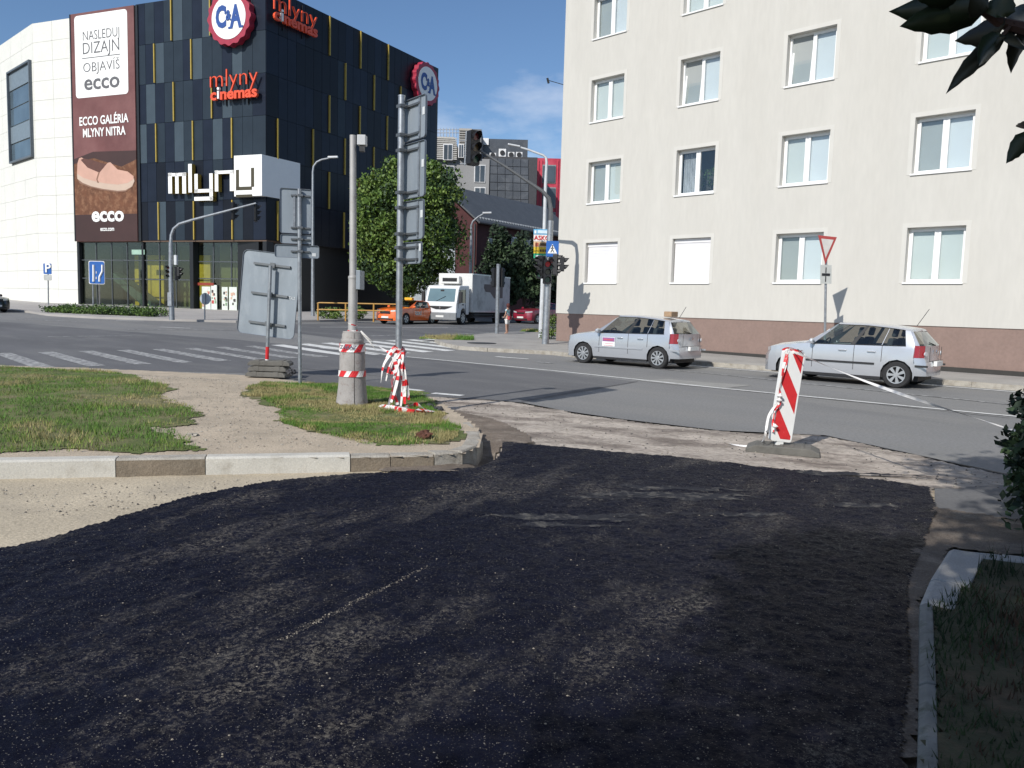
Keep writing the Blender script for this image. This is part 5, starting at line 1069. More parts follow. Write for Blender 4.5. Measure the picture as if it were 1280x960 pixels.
# foreground foliage: the shrub at the right edge, and the tree that overhangs the works from behind the camera
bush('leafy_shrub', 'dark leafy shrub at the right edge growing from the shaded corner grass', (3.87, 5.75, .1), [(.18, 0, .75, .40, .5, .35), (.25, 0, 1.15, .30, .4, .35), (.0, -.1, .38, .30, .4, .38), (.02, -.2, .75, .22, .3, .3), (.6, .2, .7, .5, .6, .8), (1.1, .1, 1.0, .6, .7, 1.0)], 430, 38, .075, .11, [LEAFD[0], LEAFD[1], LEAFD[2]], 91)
for k, (x, y) in enumerate(((5.3, 5.2), (5.0, 3.9), (4.7, 2.4), (5.6, 6.6))):  # unseen shrubs added out of view to darken the shaded corner
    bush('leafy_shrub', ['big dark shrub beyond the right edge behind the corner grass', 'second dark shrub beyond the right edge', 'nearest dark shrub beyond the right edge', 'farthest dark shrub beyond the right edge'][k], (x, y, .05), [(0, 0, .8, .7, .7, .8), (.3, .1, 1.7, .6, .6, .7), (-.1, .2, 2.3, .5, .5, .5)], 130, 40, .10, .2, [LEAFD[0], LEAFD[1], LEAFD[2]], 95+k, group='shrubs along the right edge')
ot = thing('overhanging_tree', 'tree standing right of the camera whose dark leaves hang into the top right corner', 'tree', (3.4, -1.6, 0))
DL_ = mat('overhead_leaf', (.020, .032, .014), .45, 0, .2, 3); DL2 = mat('overhead_leaf_underside', (.032, .034, .024), .5, 0, .2, 3)
mb = MB(); off = Vector((3.4, -1.6, 0)); T = lambda *p: Vector(p)-off
mb.tube([T(3.4, -1.6, -.1), T(3.35, -1.5, 2), T(3.1, -1.3, 4.2), T(2.2, -.9, 5.4)], [.2, .16, .13, .06], 10)
for p in ((1.9, 2.2, 5.0), (.9, -.9, 5.1), (-.9, -3.4, 5.1), (-1.6, -1.7, 5.0), (3.5, .8, 5.0)): mb.tube([T(3.15, -1.35, 3.9), T((3.1+p[0])/2, (-1.3+p[1])/2, 5.0), T(*p)], [.09, .05, .02], 7)
mb.build('trunk', BARK, ot, smooth=True)
crown_mesh('crown', [(1.9-3.4, 2.1+1.6, 5.0, 1.35, 1.5, .55), (.9-3.4, -1.0+1.6, 5.1, 2.0, 1.9, .6), (-.9-3.4, -3.6+1.6, 5.1, 1.8, 1.7, .6), (3.4-3.4, .5+1.6, 5.0, 1.6, 2.4, .6), (2.6-3.4, -3+1.6, 5, 2, 2, .6), (-1.55-3.4, -1.7+1.6, 5.0, 1.1, 1.7, .5), (-2.7-3.4, -4.1+1.6, 5.0, 1.3, 1.4, .5)], 1500, 34, .17, .42, [DL_, DL2, DL_], ot, 5, asp=.5)
mb = MB(); Yb = 2.1
bp = [AT(1330, 52, Yb-.05), AT(1280, 36, Yb), AT(1250, 28, Yb+.02), AT(1222, 8, Yb+.03), AT(1205, -20, Yb+.05)]
mb.tube([p-off for p in [Vector((3.2, -.6, 4.0)), Vector((2.3, 1.2, 3.0))]+bp], [.05, .03, .02, .017, .014, .010, .006], 7); mb.tube([p-off for p in (AT(1262, 33, Yb), AT(1235, 70, Yb), AT(1215, 92, Yb))], [.006, .004, .003], 5); mb.build('branch', mat('young_bark', (.045, .022, .018), .7), ot, smooth=True)
def big_leaf(base, tip, wd, bow=.12, m=DL_, tw=.35):
    base = Vector(base); tip = Vector(tip); d = tip-base; l = d.length; d.normalize(); side = d.cross(Vector((0, 1, 0))).normalized(); side = (side+Vector((0, tw, 0))).normalized(); up = side.cross(d); mb = MB(); vs = []; n = 9
    for i in range(n+1):
        u = i/n; wv = wd*.5*(sin(pi*u**.72)**.85)*(1-.25*u) if 0 < u < 1 else 0; c = base+d*l*u+up*bow*l*sin(pi*u)*.6+Vector((0, 0, -.05*l*u*u))
        jag = (1+.06*((i % 2)*2-1)); vs += [c+side*wv*jag+up*wv*.25, c, c-side*wv*jag+up*wv*.25]
    fs = []
    for i in range(n):
        for j in (0, 1): fs.append((i*3+j, i*3+j+1, (i+1)*3+j+1, (i+1)*3+j))
    mb.add([v-off for v in vs], fs); o = mb.build('leaf', m, ot, smooth=True, fix=False); so = o.modifiers.new('solid', 'SOLIDIFY'); so.thickness = .0006
for b_, t_, w_ in (((1228, 4), (1111, 9), .085), ((1215, -18), (1140, -12), .08), ((1232, 14), (1125, 27), .075), ((1256, 31), (1193, 48), .062), ((1252, 42), (1224, 78), .05), ((1258, 46), (1183, 112), .045), ((1285, 38), (1264, 89), .06), ((1268, 28), (1295, -5), .07), ((1245, 22), (1262, -14), .06), ((1236, 10), (1218, -20), .07), ((1262, 36), (1300, 62), .07), ((1272, 42), (1240, 66), .05), ((1292, 168), (1258, 202), .05), ((1300, 150), (1270, 155), .03), ((1296, 172), (1300, 215), .05)):
    big_leaf(AT(*b_, Yb+random.uniform(-.04, .04)), AT(*t_, Yb+random.uniform(-.15, .15)), w_*1.25, .1, random.choice([DL_, DL2]))

# ---------------------------------------------------------------- posts, signs, lights
def rrect(w_, h_, r, n=4):
    pts = []
    for cx, cy, a0 in ((w_/2-r, h_/2-r, 0), (-w_/2+r, h_/2-r, 90), (-w_/2+r, -h_/2+r, 180), (w_/2-r, -h_/2+r, 270)):
        for k in range(n+1): a = radians(a0+90*k/n); pts.append((cx+r*cos(a), cy+r*sin(a)))
    return pts
def plate(M, w_, h_, par, name='plate', m=SIGNBACK, r=.05, rim=True, th=.004, label=None):
    """back of a sign: sheet with a folded rim; M local z points to the viewer's side (the back)"""
    mb = MB(); mb.prism([M @ Vector((x, y, 0)) for x, y in rrect(w_, h_, r)], (M.to_3x3() @ Vector((0, 0, -th))), 0)
    if rim:
        p = rrect(w_, h_, r); q = rrect(w_-.016, h_-.016, max(.01, r-.008)); n = len(p); z = M.to_3x3() @ Vector((0, 0, .022))
        a = [M @ Vector((*v, 0)) for v in p]; b = [M @ Vector((*v, 0)) for v in q]
        for i in range(n):
            j = (i+1) % n; mb.face([a[i], a[j], a[j]+z, a[i]+z], 1); mb.face([a[i]+z, a[j]+z, b[j]+z, b[i]+z], 1); mb.face([b[i], b[j], b[j]+z, b[i]+z], 1)
    o = wp(mb, name, [m, mat('sign_rim', (.15, .17, .20), .5, .4)], par)
    if label: o['label'] = label
    return o
def clamps(M, ys, x0, x1, par, xp=0, r=.05):
    for y in ys:
        mb = MB(); mb.box(x0, x1, y-.014, y+.014, .004, .03, 0, M); mb.box(xp-r-.01, xp+r+.01, y-.02, y+.02, .03, .03+2*r+.015, 0, M); mb.tube([M @ Vector((xp-r-.04, y, .06)), M @ Vector((xp+r+.04, y, .06))], .009, 6); wp(mb, 'clamp', mat('clamp_steel', (.16, .17, .18), .5, .7), par)
STK = mat('sticker_white', (.6, .62, .63), .5)
# tall post with four direction plates seen from behind
b = G(497.5, 510, .12); top = AT(497, 121, b.y).z
t = thing('direction_sign_post', 'tall galvanised post carrying four stacked sign plates seen edge-on from behind', 'road sign', (b.x, b.y, .1))
mb = MB(); mb.tube([(b.x, b.y, .05), (b.x-.01, b.y, top)], .047, 14); mb.disc((b.x-.01, b.y, top), .05, (0, 0, 1), 12, 0, .02); wp(mb, 'pole', GALV, t, smooth=True)
e = Vector((.6, -.8, 0)); nb = Vector((-.8, -.6, 0))          # nb: towards the back of the plates, the side we see
for y0, y1, wd in ((119, 174, .62), (175.5, 247, .62), (248.5, 299.5, .60), (301, 330, .56)):
    z1 = AT(507, y0, b.y-.2).z; z0 = AT(507, y1, b.y-.2).z
    M = frame(Vector((b.x, b.y, (z0+z1)/2))+e*(wd/2-.10)-nb*.085, -e)
    if (M.to_3x3() @ Vector((0, 0, 1))).dot(nb) < 0: M = frame(Vector((b.x, b.y, (z0+z1)/2))+e*(wd/2-.10)-nb*.085, e)
    plate(M, wd, z1-z0-.015, t, r=.045); hh = (z1-z0)/2; xp = (M.inverted() @ Vector((b.x, b.y, (z0+z1)/2))).x
    sgn = 1 if xp < 0 else -1
    clamps(M, (hh-.10, -hh+.09) if z1-z0 > .4 else (hh-.08, -hh+.07), min(xp, xp+sgn*.36), max(xp, xp+sgn*.36), t, xp)
    mb = MB(); mb.box(-xp*.0+sgn*.12, sgn*.12+.035, -hh+.03, hh-.03, .003, .02, 0, M); wp(mb, 'stiffener', GALV, t)
    mb = MB(); mb.box(sgn*.2, sgn*.2+.06, .02, .12, .003, .006, 0, M); wp(mb, 'sticker', STK, t)
# post with three plates
b = G(375, 475, .12); top = AT(373, 236, b.y).z
t = thing('road_sign_post', 'thinner post with three small plates seen from behind, right of the big tilted board', 'road sign', (b.x, b.y, .1))
mb = MB(); mb.tube([(b.x, b.y, .05), (b.x-.02, b.y, top)], .036, 12); wp(mb, 'pole', GALV, t, smooth=True)
e = Vector((.97, .24, 0)).normalized()
for x0, x1, y0, y1 in ((351.5, 388, 235, 292), (352, 388.5, 292.5, 305), (345.4, 397.4, 305.5, 322.5)):
    c = AT((x0+x1)/2, (y0+y1)/2, b.y+.06); z1 = AT(370, y0, b.y).z; z0 = AT(370, y1, b.y).z; wd = (x1-x0)*b.y/1000*1.03
    M = frame(Vector((c.x, b.y+.075+(c.x-b.x)*.24, (z0+z1)/2)), e); plate(M, wd, z1-z0-.01, t, r=.04); hh = (z1-z0)/2; xp = (M.inverted() @ Vector((b.x, b.y, 0))).x
    clamps(M, (hh-.13, -hh+.11) if hh > .3 else (0,), xp-.17, xp+.17, t, xp, .036)
    if hh > .3: mb = MB(); mb.box(xp-.13, xp-.09, -hh+.1, hh-.1, .003, .02, 0, M); wp(mb, 'stiffener', GALV, t)
    if y0 > 305: mb = MB(); mb.box(wd/2-.13, wd/2-.06, -.08, -.02, .003, .006, 0, M); wp(mb, 'sticker', STK, t)
# big tilted board on its temporary foot
b = G(333, 470, .04); t = thing('temporary_sign_board', 'big grey sign board seen from behind, tilted, on a red and white post', 'road sign', (b.x, b.y, .1))
tp = AT(338, 329, b.y-.02)
mb = MB(); d = tp-Vector((b.x, b.y, .1)); pb = Vector((b.x, b.y, .05)); L0 = d.length
def seg(a0, a1, m): mb.tube([pb+d*(a0), pb+d*(a1)], .037, 10, m)
seg(0, .15, 1); seg(.15, .265, 2); seg(.265, 1.0, 0); wp(mb, 'post', [GALV, WHITE, RED], t, smooth=True)
c = AT(334.5, 368, b.y+.06); z = Vector((-.15, -1, .0)).normalized(); xd = Vector((cos(radians(-5.5)), -.15, sin(radians(-5.5)))).normalized(); yd = z.cross(xd).normalized(); xd = yd.cross(z)
M = Matrix.Translation(c+Vector((0, .09, 0))) @ Matrix((xd, yd, z)).transposed().to_4x4()
plate(M, 1.25, 1.72, t, 'board', SIGNBACK, .11)
for y in (.60, .0, -.60):
    mb = MB(); mb.box(-.37, .42, y-.022, y+.022, .004, .045, 0, M); mb.box(-.0, .10, y-.05, y+.05, .045, .07, 0, M); wp(mb, 'clamp', mat('clamp_steel', (.16, .17, .18), .5, .7), t)
mb = MB(); text_mesh('TK2', .085, M @ Matrix.Translation((.50, -.02, .006)), .001, 0, mb); wp(mb, 'lettering', STK, t)
FT = mat('recycled_rubber_foot', (.125, .12, .108), .9, 0, .2, 6, bump=.5, bscale=30); fo = G(338, 472, .12)
for k in range(3):
    f = thing('foot_block', ['lowest', 'middle', 'topmost'][k]+' of the stacked grey foot blocks under the big tilted board', 'sign foot', (b.x+.05+.02*k, b.y, .035+k*.115), radians(-6+5*k), 'foot blocks under the tilted board')
    mb = MB(); wd = .42-.03*(k == 1); mb.prism([(x, -.2, z_) for x, z_ in ((-wd, 0), (wd, 0), (wd, .05), (wd-.06, .10), (-wd+.06, .10), (-wd, .05))], (0, .4, 0)); mb.build('block', FT, f, bevel=.01)
    for x in (-wd*.55, wd*.55): mb = MB(); mb.box(x-.05, x+.05, -.205, .205, .02, .108); mb.build('rib', FT, f)
# concrete-collared pole
b = G(440, 507, .12); t = thing('collared_pole', 'metal pole rising from a flared concrete sleeve wrapped with red and white tape', 'pole', (b.x, b.y, .1)); top = AT(438, 169, b.y).z
COLR = mat('weathered_sleeve', (.32, .30, .285), .85, 0, .1, 6, col2=(.20, .155, .14), c2=(.56, .72), c2scale=7, bump=.3, bscale=30, fine=.12)
mb = MB(); zb_ = .12; prof = [(.232, 0), (.225, .04), (.195, .30), (.182, .52), (.178, .80), (.165, .86), (.150, .93), (.148, 1.02), (.130, 1.06), (.070, 1.07)]
for h_ in (0, 1):
    n = 15; vs = []; fs = []
    for r, z_ in prof:
        for j in range(n+1):
            a = pi*j/n*.985+.02+h_*pi-pi/2+.35; zz_ = z_
            if z_ == 0: zz_ = .07*max(0, 1-abs((j-n/2)/3.5))**.5 if abs(j-n/2) < 3.5 else 0
            vs.append((b.x+r*cos(a), b.y+r*sin(a), zb_+zz_))
    for i in range(len(prof)-1):
        for j in range(n): fs.append((i*(n+1)+j, i*(n+1)+j+1, (i+1)*(n+1)+j+1, (i+1)*(n+1)+j))
    m2 = MB(); m2.add(vs, fs); wp(m2, 'sleeve_half', COLR, t, smooth=True)
mb = MB(); mb.lathe([(.155, .90), (.162, .915), (.162, .945), (.155, .96)], (b.x, b.y, zb_), 24); mb.lathe([(.132, 1.04), (.14, 1.05), (.132, 1.065)], (b.x, b.y, zb_), 24); mb.lathe([(.06, .0), (.21, .02)], (b.x, b.y, zb_), 16); wp(mb, 'collar_ring', COLR, t, smooth=True)
zm = AT(440, 347, b.y).z; mb = MB(); mb.tube([(b.x, b.y, 1.1), (b.x, b.y, zm)], .066, 14); mb.tube([(b.x, b.y, zm), (b.x-.02, b.y, top)], [.052, .044], 14); mb.lathe([(.068, -.02), (.072, 0), (.068, .02), (.05, .03)], (b.x, b.y, zm), 16); wp(mb, 'pole', mat('pale_pole', (.40, .39, .38), .6, .3, .1, 4, col2=(.28, .25, .23), c2=(.55, .75), c2scale=6), t, smooth=True)
mb = MB(); mb.box(b.x+.05, b.x+.17, b.y-.07, b.y+.07, top-.14, top-.0); wp(mb, 'sensor_box', mat('box_pale', (.5, .51, .52), .5), t, bevel=.01)
mb = MB(); mb.box(b.x+.08, b.x+.14, b.y-.05, b.y+.05, top-.22, top-.15); wp(mb, 'sensor', BLACK, t)
z0 = AT(447, 362, b.y).z; z1 = AT(447, 338, b.y).z; mb = MB(); mb.box(b.x+.06, b.x+.12, b.y-.1, b.y+.22, z0, z1); wp(mb, 'small_plate', SIGNBACK, t, bevel=.008)
# tape
TAPE = [mat('tape_white', (.74, .72, .70), .45, 0, .04, 30), mat('tape_red', (.62, .025, .03), .45, 0, .05, 30)]
def ribbon(pts, wd, par, name='tape', seglen=.16, frac=2, twist=0., up=(0, 0, 1), start=0., slant=.0, thick=.0015, sub=6):
    pts = [Vector(p) for p in pts]; fine = []
    for i in range(len(pts)-1):
        p0 = pts[max(i-1, 0)]; p1 = pts[i]; p2 = pts[i+1]; p3 = pts[min(i+2, len(pts)-1)]
        for k in range(sub):
            u = k/sub; fine.append(.5*((2*p1)+(p2-p0)*u+(2*p0-5*p1+4*p2-p3)*u*u+(-p0+3*p1-3*p2+p3)*u**3))
    fine.append(pts[-1]); mb = MB(); s = start; prev = None; up = Vector(up)
    for i, p in enumerate(fine):
        d = (fine[min(i+1, len(fine)-1)]-fine[max(i-1, 0)]).normalized(); a = (up-d*up.dot(d)); a = a.normalized() if a.length > .05 else d.orthogonal().normalized()
        a = Matrix.Rotation(twist*s, 3, d) @ a
        cur = (p-a*wd/2, p+a*wd/2+d*slant)
        if prev: mb.face([prev[0], cur[0], cur[1], prev[1]], 1 if int(s/seglen) % frac == 1 else 0)
        if i < len(fine)-1: s += (fine[i+1]-p).length
        prev = cur
    return wp(mb, name, TAPE, par, fix=False)
def ring(b, r, z, wd, tilt, par, seglen=.11, sl=.03, n=34):
    mb = MB(); s = 0
    for i in range(n):
        for_ = []
        for q in (i, i+1):
            a = 2*pi*q/n; rr = r+.003; zz_ = z+tilt*sin(a); for_.append((Vector((b.x+rr*cos(a), b.y+rr*sin(a), zz_-wd/2)), Vector((b.x+(rr-.006)*cos(a+sl/r), b.y+(rr-.006)*sin(a+sl/r), zz_+wd/2))))
        mb.face([for_[0][0], for_[1][0], for_[1][1], for_[0][1]], int(i*2*pi*r/n/seglen) % 2)
    wp(mb, 'tape_band', TAPE, par, fix=False)
tp_ = thing('barrier_tape', 'red and white tape bands wound round the flared concrete sleeve', 'barrier tape', (b.x, b.y, .12))
ring(b, .196, zb_+.47, .085, .0, tp_, .10, .05); ring(b, .186, zb_+.84, .11, .01, tp_, .10, .08); ring(b, .075, zb_+1.12, .11, .02, tp_, .08, .1)
mb = MB(); text_mesh('ZÁKAZ', .07, frame((b.x-.02, b.y-.204, zb_+.845), (1, 0, 0)), .0005, 0, mb, .002); wp(mb, 'lettering', mat('tape_print', (.10, .10, .16), .6), tp_)
p4 = G(497.5, 510, .12)
ribbon([(b.x+.12, b.y-.05, 1.19), (b.x+.30, b.y-.05, 1.04), (b.x+.5, b.y-.08, .92), (p4.x-.02, p4.y-.06, .86)], .03, tp_, twist=5, seglen=.5)
ribbon([(b.x+.12, b.y-.05, 1.19), (b.x+.24, b.y-.02, 1.05), (b.x+.34, b.y-.04, .93)], .025, tp_, twist=3, seglen=.5)
tb = thing('barrier_tape', 'tangled bundle of red and white tape hanging down the foot of the tall sign post', 'barrier tape', (p4.x, p4.y, .12))
rr_ = random.Random(5)
Z = lambda y: AT(497, y, p4.y).z
for k in range(6): ring(p4, .055+.012*k, Z(437)+.05*rr_.uniform(-1, 1)-.02*k, .07, .03, tb, .10, .04, 16)
for k in range(4): ring(p4, .055+.012*k, Z(459)+.06*rr_.uniform(-1, 1), .09, .04, tb, .10, .04, 16)
for x0, y0, x1, y1, x2, y2, s_ in ((494, 436, 480, 455, 476, 479, 0), (493, 434, 483, 448, 478, 470, .1), (495, 440, 487, 455, 482, 476, .05), (492, 446, 497, 470, 489, 503, 0), (500, 446, 494, 470, 486, 506, .1), (494, 445, 488, 465, 494, 500, .1), (498, 450, 491, 478, 497, 506, 0), (502, 450, 507, 470, 511, 500, 0), (501, 455, 508, 478, 511, 500, .08), (503, 440, 504, 470, 506, 505, .12), (497, 462, 490, 466, 481, 466, 0), (499, 452, 503, 480, 501, 508, .1)):
    o_ = -.07-rr_.random()*.05; ribbon([AT(x0, y0, p4.y+o_), AT(x1, y1, p4.y+o_-.02), AT(x2, y2, p4.y+o_-.03)], rr_.uniform(.035, .06), tb, twist=rr_.uniform(1, 5), start=s_, up=(1, .2, 0), seglen=.08, frac=3)
gz = .165
for pts, s_ in ((((475, 507), (490, 511), (510, 514), (540, 516)), 0), (((494, 510), (515, 515), (530, 512), (541, 515)), .1), (((487, 508), (500, 513), (512, 509)), .05), (((500, 512), (520, 507), (537, 515)), 0)):
    ribbon([G(x, y, gz)+Vector((0, 0, .012*rr_.random())) for x, y in pts], .07, tb, twist=2.5, start=s_, up=(.3, 1, .3), seglen=.12, frac=3)
# striped traffic board
b = G(978, 567, .0); t = thing('striped_barrier_board', 'leaning red and white striped barrier board at the end of the works', 'barrier board', (b.x, b.y, .02))
lean = radians(6.2); yw = Vector((1, .18, 0)).normalized(); tilt = Matrix.Rotation(lean, 3, 'Y')
z = Vector((.20, -1, 0)).normalized(); xd = tilt @ Vector((1, .2, 0)).normalized(); yd = z.cross(xd).normalized(); xd = yd.cross(z)
cc = AT(983.4, 495.5, b.y); M = Matrix.Translation(cc) @ Matrix((xd, yd, z)).transposed().to_4x4(); w_, h_ = .265, 1.04
mb = MB(); mb.prism([M @ Vector((x, y, -.03)) for x, y in rrect(w_, h_, .03)], z*.055); wp(mb, 'board', WHITE, t)
mb = MB(); iw, ih = w_/2-.022, h_/2-.03
def stripe(y0):       # slanted band falling to the right
    th = .17; sl = .34; P_ = [(-iw, y0), (iw, y0-sl), (iw, y0-sl+th*1.35), (-iw, y0+th*1.35)]
    out = P_
    for axis, lim, sg in ((1, ih, 1), (1, -ih, -1)):
        res = []
        for i in range(len(out)):
            a, c_ = out[i], out[(i+1) % len(out)]; ina = a[1]*sg <= lim*sg; inc = c_[1]*sg <= lim*sg
            if ina: res.append(a)
            if ina != inc: u = (lim-a[1])/(c_[1]-a[1]); res.append((a[0]+(c_[0]-a[0])*u, lim))
        out = res
        if not out: return
    mb.prism([M @ Vector((x, y, .026)) for x, y in out], z*.002)
for y0 in (.62, .15, -.34): stripe(y0)
wp(mb, 'red_stripe', mat('worn_red', (.60, .03, .035), .45, 0, .1, 14, col2=(.65, .30, .28), c2=(.68, .72), c2scale=22), t, fix=True)
mb = MB(); mb.box(-.04, .04, -h_/2-.06, -h_/2+.02, -.03, .02, 0, M); wp(mb, 'spigot', WHITE, t)
mb = MB(); mb.box(-w_/2+.02, w_/2-.02, -.12, .12, -.05, -.02, 0, M); wp(mb, 'rear_rib', WHITE, t)
ft = thing('rubber_foot', 'flat dark rubber foot under the striped barrier board', 'sign foot', (b.x, b.y, .03), radians(-20)); mb = MB(); mb.prism([(x, -.19, z_) for x, z_ in ((-.40, -.02), (.40, -.02), (.40, .03), (.30, .075), (-.30, .075), (-.40, .03))], (0, .38, 0)); mb.build('block', FT, ft, bevel=.012)
mb = MB()
for k in range(5): mb.box(-.25+k*.11, -.21+k*.11, -.17, .17, .075, .083)
mb.build('rib', FT, ft)
tl = thing('barrier_tape', 'long white tape stretched from the striped board to the right edge', 'barrier tape', tuple(cc+Vector((0, 0, .5))))
tpt = M @ Vector((-.02, h_/2, .0)); far_ = AT(1285, 542, 5.9)
P_ = [tpt]+[tpt.lerp(far_, k/7)-Vector((0, 0, .045*sin(pi*k/7))) for k in range(1, 7)]+[far_, AT(1400, 560, 5.2)]
ribbon(P_, .026, tl, twist=1.6, seglen=50)
for k in range(3): ribbon([M @ Vector(p) for p in ((-.10-.01*k, h_/2-.01, -.03), (-.09, h_/2+.02, .0), (.0+.03*k, h_/2+.015, .0), (.08, h_/2-.02+.02*k, .04), (.02, h_/2+.03, .03))], .035, tl, twist=4, seglen=.1, start=.05*k)
hng = thing('barrier_tape', 'loose tape hanging down the left side of the striped board to the ground', 'barrier tape', tuple(cc))
for k in range(2): ribbon([M @ Vector(p) for p in ((-.09, h_/2, .03), (-.10-.02*k, .35, .04), (-.13, .1, .05), (-.12+.02*k, -.08, .05), (-.15, -.2, .04), (-.13, -.42, .05))], .03, hng, twist=6, seglen=.09, start=.04*k)
q = M @ Vector((-.13, -.08, .05)); ribbon([q, AT(961, 520, b.y-.1), AT(956, 545, b.y-.15), G(948, 556, .02), G(936, 558, .02), G(922, 556.5, .02), G(905, 553, .02)], .028, hng, twist=5, seglen=50)
for yv in (.0, .05, -.3): mb = MB(); mb.lathe([(0, -.03), (.035, 0), (0, .03)], M @ Vector((-.12, -.05+yv, .06)), 8); wp(mb, 'knot', TAPE, hng)

# traffic light heads
LENS = [mat('lens_red', (.10, .010, .012), .3, coat=.5), mat('lens_amber', (.06, .035, .01), .3, coat=.5), mat('lens_green', (.01, .05, .03), .3, coat=.5)]
def head(par, o, d, n=3, s=1., backplate=False, lit=None):
    d = Vector(d).normalized(); x = d.cross(Vector((0, 0, 1))).normalized()*-1; M = Matrix.Translation(o) @ Matrix((x, Vector((0, 0, 1)), d)).transposed().to_4x4()
    h_ = .30*n*s; mb = MB(); mb.prism([M @ Vector((a, c_, -.12*s)) for a, c_ in rrect(.31*s, h_+.04, .05*s)], d*.2*s)
    if backplate: mb.prism([M @ Vector((a, c_, -.02)) for a, c_ in rrect(.56*s, h_+.26, .1)], d*.015)
    hs__ = wp(mb, 'signal_head', BLACK, par)
    for k in range(n):
        y = h_/2-.15*s-k*.30*s; c_ = M @ Vector((0, y, .08*s)); m2 = MB(); m2.disc(c_, .10*s, d, 16, 0, .01)
        lm = LENS[k if n == 3 else (0, 2)[k]]
        if lit == k: lm = mat('lit_red', (.30, .02, .02), .4, emit=.25) if k == 0 else mat('lit_green', (.05, .8, .4), .4, emit=1.5)
        wp(m2, 'lens', lm, hs__); m2 = MB(); vs = []; fs = []
        for j in range(13):
            a = radians(-35+250*j/12); vs += [M @ Vector((cos(a)*.12*s, y+sin(a)*.12*s, .08*s)), M @ Vector((cos(a)*.12*s, y+sin(a)*.12*s, .08*s+.22*s*(.55+.45*sin(a))))]
        for j in range(12): fs.append((2*j, 2*j+2, 2*j+3, 2*j+1))
        m2.add(vs, fs); wp(m2, 'visor', BLACK, hs__, fix=False)
    return hs__
# mast with the long arm, left, seen before the mall
b = G(215, 400, .12); Y = b.y; t = thing('traffic_light_mast', 'grey mast with a long curved arm carrying traffic lights in front of the mall entrance', 'traffic light', tuple(b)); A_ = lambda x, y, o=0: AT(x, y, Y+o)
mb = MB(); mb.tube([b, A_(213.5, 345), A_(213.5, 303)], [.14, .115, .105], 12); wp(mb, 'mast', GALV, t, smooth=True)
mb = MB(); mb.tube([A_(213.5, 303), A_(214, 294), A_(217, 286), A_(224, 280), A_(240, 275), A_(280, 264.5), A_(320, 254)], [.085, .08, .075, .07, .065, .055, .045], 10); wp(mb, 'arm', GALV, t, smooth=True)
mb = MB(); mb.box(*(lambda p: (p.x-.1, p.x+.1, Y-.22, Y-.1, p.z-.35, p.z+.35))(A_(214, 374))); wp(mb, 'switch_box', GALV, t)
mb = MB(); mb.box(*(lambda p: (p.x-.05, p.x+.08, Y-.1, Y+.1, p.z-.25, p.z+.25))(A_(219.5, 325))); wp(mb, 'small_plate', STK, t)
for x, y in ((291, 264), (319, 266)): head(t, A_(x+1, y, .25), (.95, .3, 0), 3, .95, True)
for x, y, d in ((212, 340, (-.5, -.8, 0)), (221, 342, (.8, .5, 0)), (224, 340, (.9, -.1, 0))): head(t, A_(x, y), d, 3 if x != 224 else 2, .75)
# mast at the corner of the cream block
b = G(681.5, 430, .12); Y = b.y; t = thing('traffic_light_mast', 'grey mast at the cream block corner with an arm reaching left to a traffic light', 'traffic light', tuple(b)); A_ = lambda x, y, o=0: AT(x, y, Y+o)
mb = MB(); mb.tube([b, A_(685.5, 340), A_(688.3, 276)], [.135, .12, .11], 12); wp(mb, 'mast', GALV, t, smooth=True)
mb = MB(); mb.tube([A_(688.3, 278), A_(688.5, 262), A_(686, 248), A_(678, 239), A_(660, 227), A_(630, 207), A_(590, 182)], [.085, .08, .075, .07, .06, .05, .045], 10); wp(mb, 'arm', mat('arm_dark_grey', (.13, .135, .14), .5, .5), t, smooth=True)
head(t, A_(592, 185, -.1), (.62, -.78, 0), 3, 1.36, False)
mb = MB(); mb.tube([A_(583, 164), A_(581, 207)], .03, 6); mb.tube([A_(575, 176), A_(590, 176)], .025, 6); mb.tube([A_(575, 205), A_(590, 204)], .025, 6); wp(mb, 'bracket', GALV, t)
for x, y, d, n, lit, s_ in ((676, 334, (-.7, -.7, 0), 3, None, .9), (684, 340, (.1, -1, 0), 3, 0, .95), (695, 331, (1, -.25, 0), 3, None, .85), (703, 330, (1, -.1, 0), 2, None, .85), (689, 330, (.0, -1, 0), 2, None, .75), (674, 330, (-1, 0, 0), 2, None, .8)):
    head(t, A_(x, y, -.15), d, n, s_, False, lit)
PAN = [BLUE, WHITE, BLACK]
ps = thing('crossing_sign', 'square blue pedestrian crossing sign on the mast beside the coloured advertising sign', 'road sign', tuple(A_(690.5, 311, -.15))); c = A_(690.5, 311, -.16)
M = frame(c, (1, -.12, 0)); k = Y/1000; w_ = 15.5*k; h_ = 19*k
mb = MB(); mb.prism([M @ Vector((x, y, -.02)) for x, y in rrect(w_, h_, .04)], M.to_3x3() @ Vector((0, 0, .02))); wp(mb, 'plate', BLUE, ps)
mb = MB(); mb.prism([M @ Vector(p) for p in ((-.18, -.17, .002), (.18, -.17, .002), (0, .18, .002))], M.to_3x3() @ Vector((0, 0, .004))); wp(mb, 'triangle', WHITE, ps)
mb = MB()
for p in (((-.01, .09, .012), (.0, -.02, .012)), ((.0, -.02, .012), (-.06, -.13, .012)), ((.0, -.02, .012), (.06, -.13, .012)), ((0, .05, .012), (-.06, 0, .012)), ((0, .05, .012), (.06, .01, .012))): mb.tube([M @ Vector(q) for q in p], .016, 5)
mb.disc(M @ Vector((0, .115, .008)), .025, M.to_3x3() @ Vector((0, 0, 1)), 8); wp(mb, 'walking_figure', BLACK, ps)
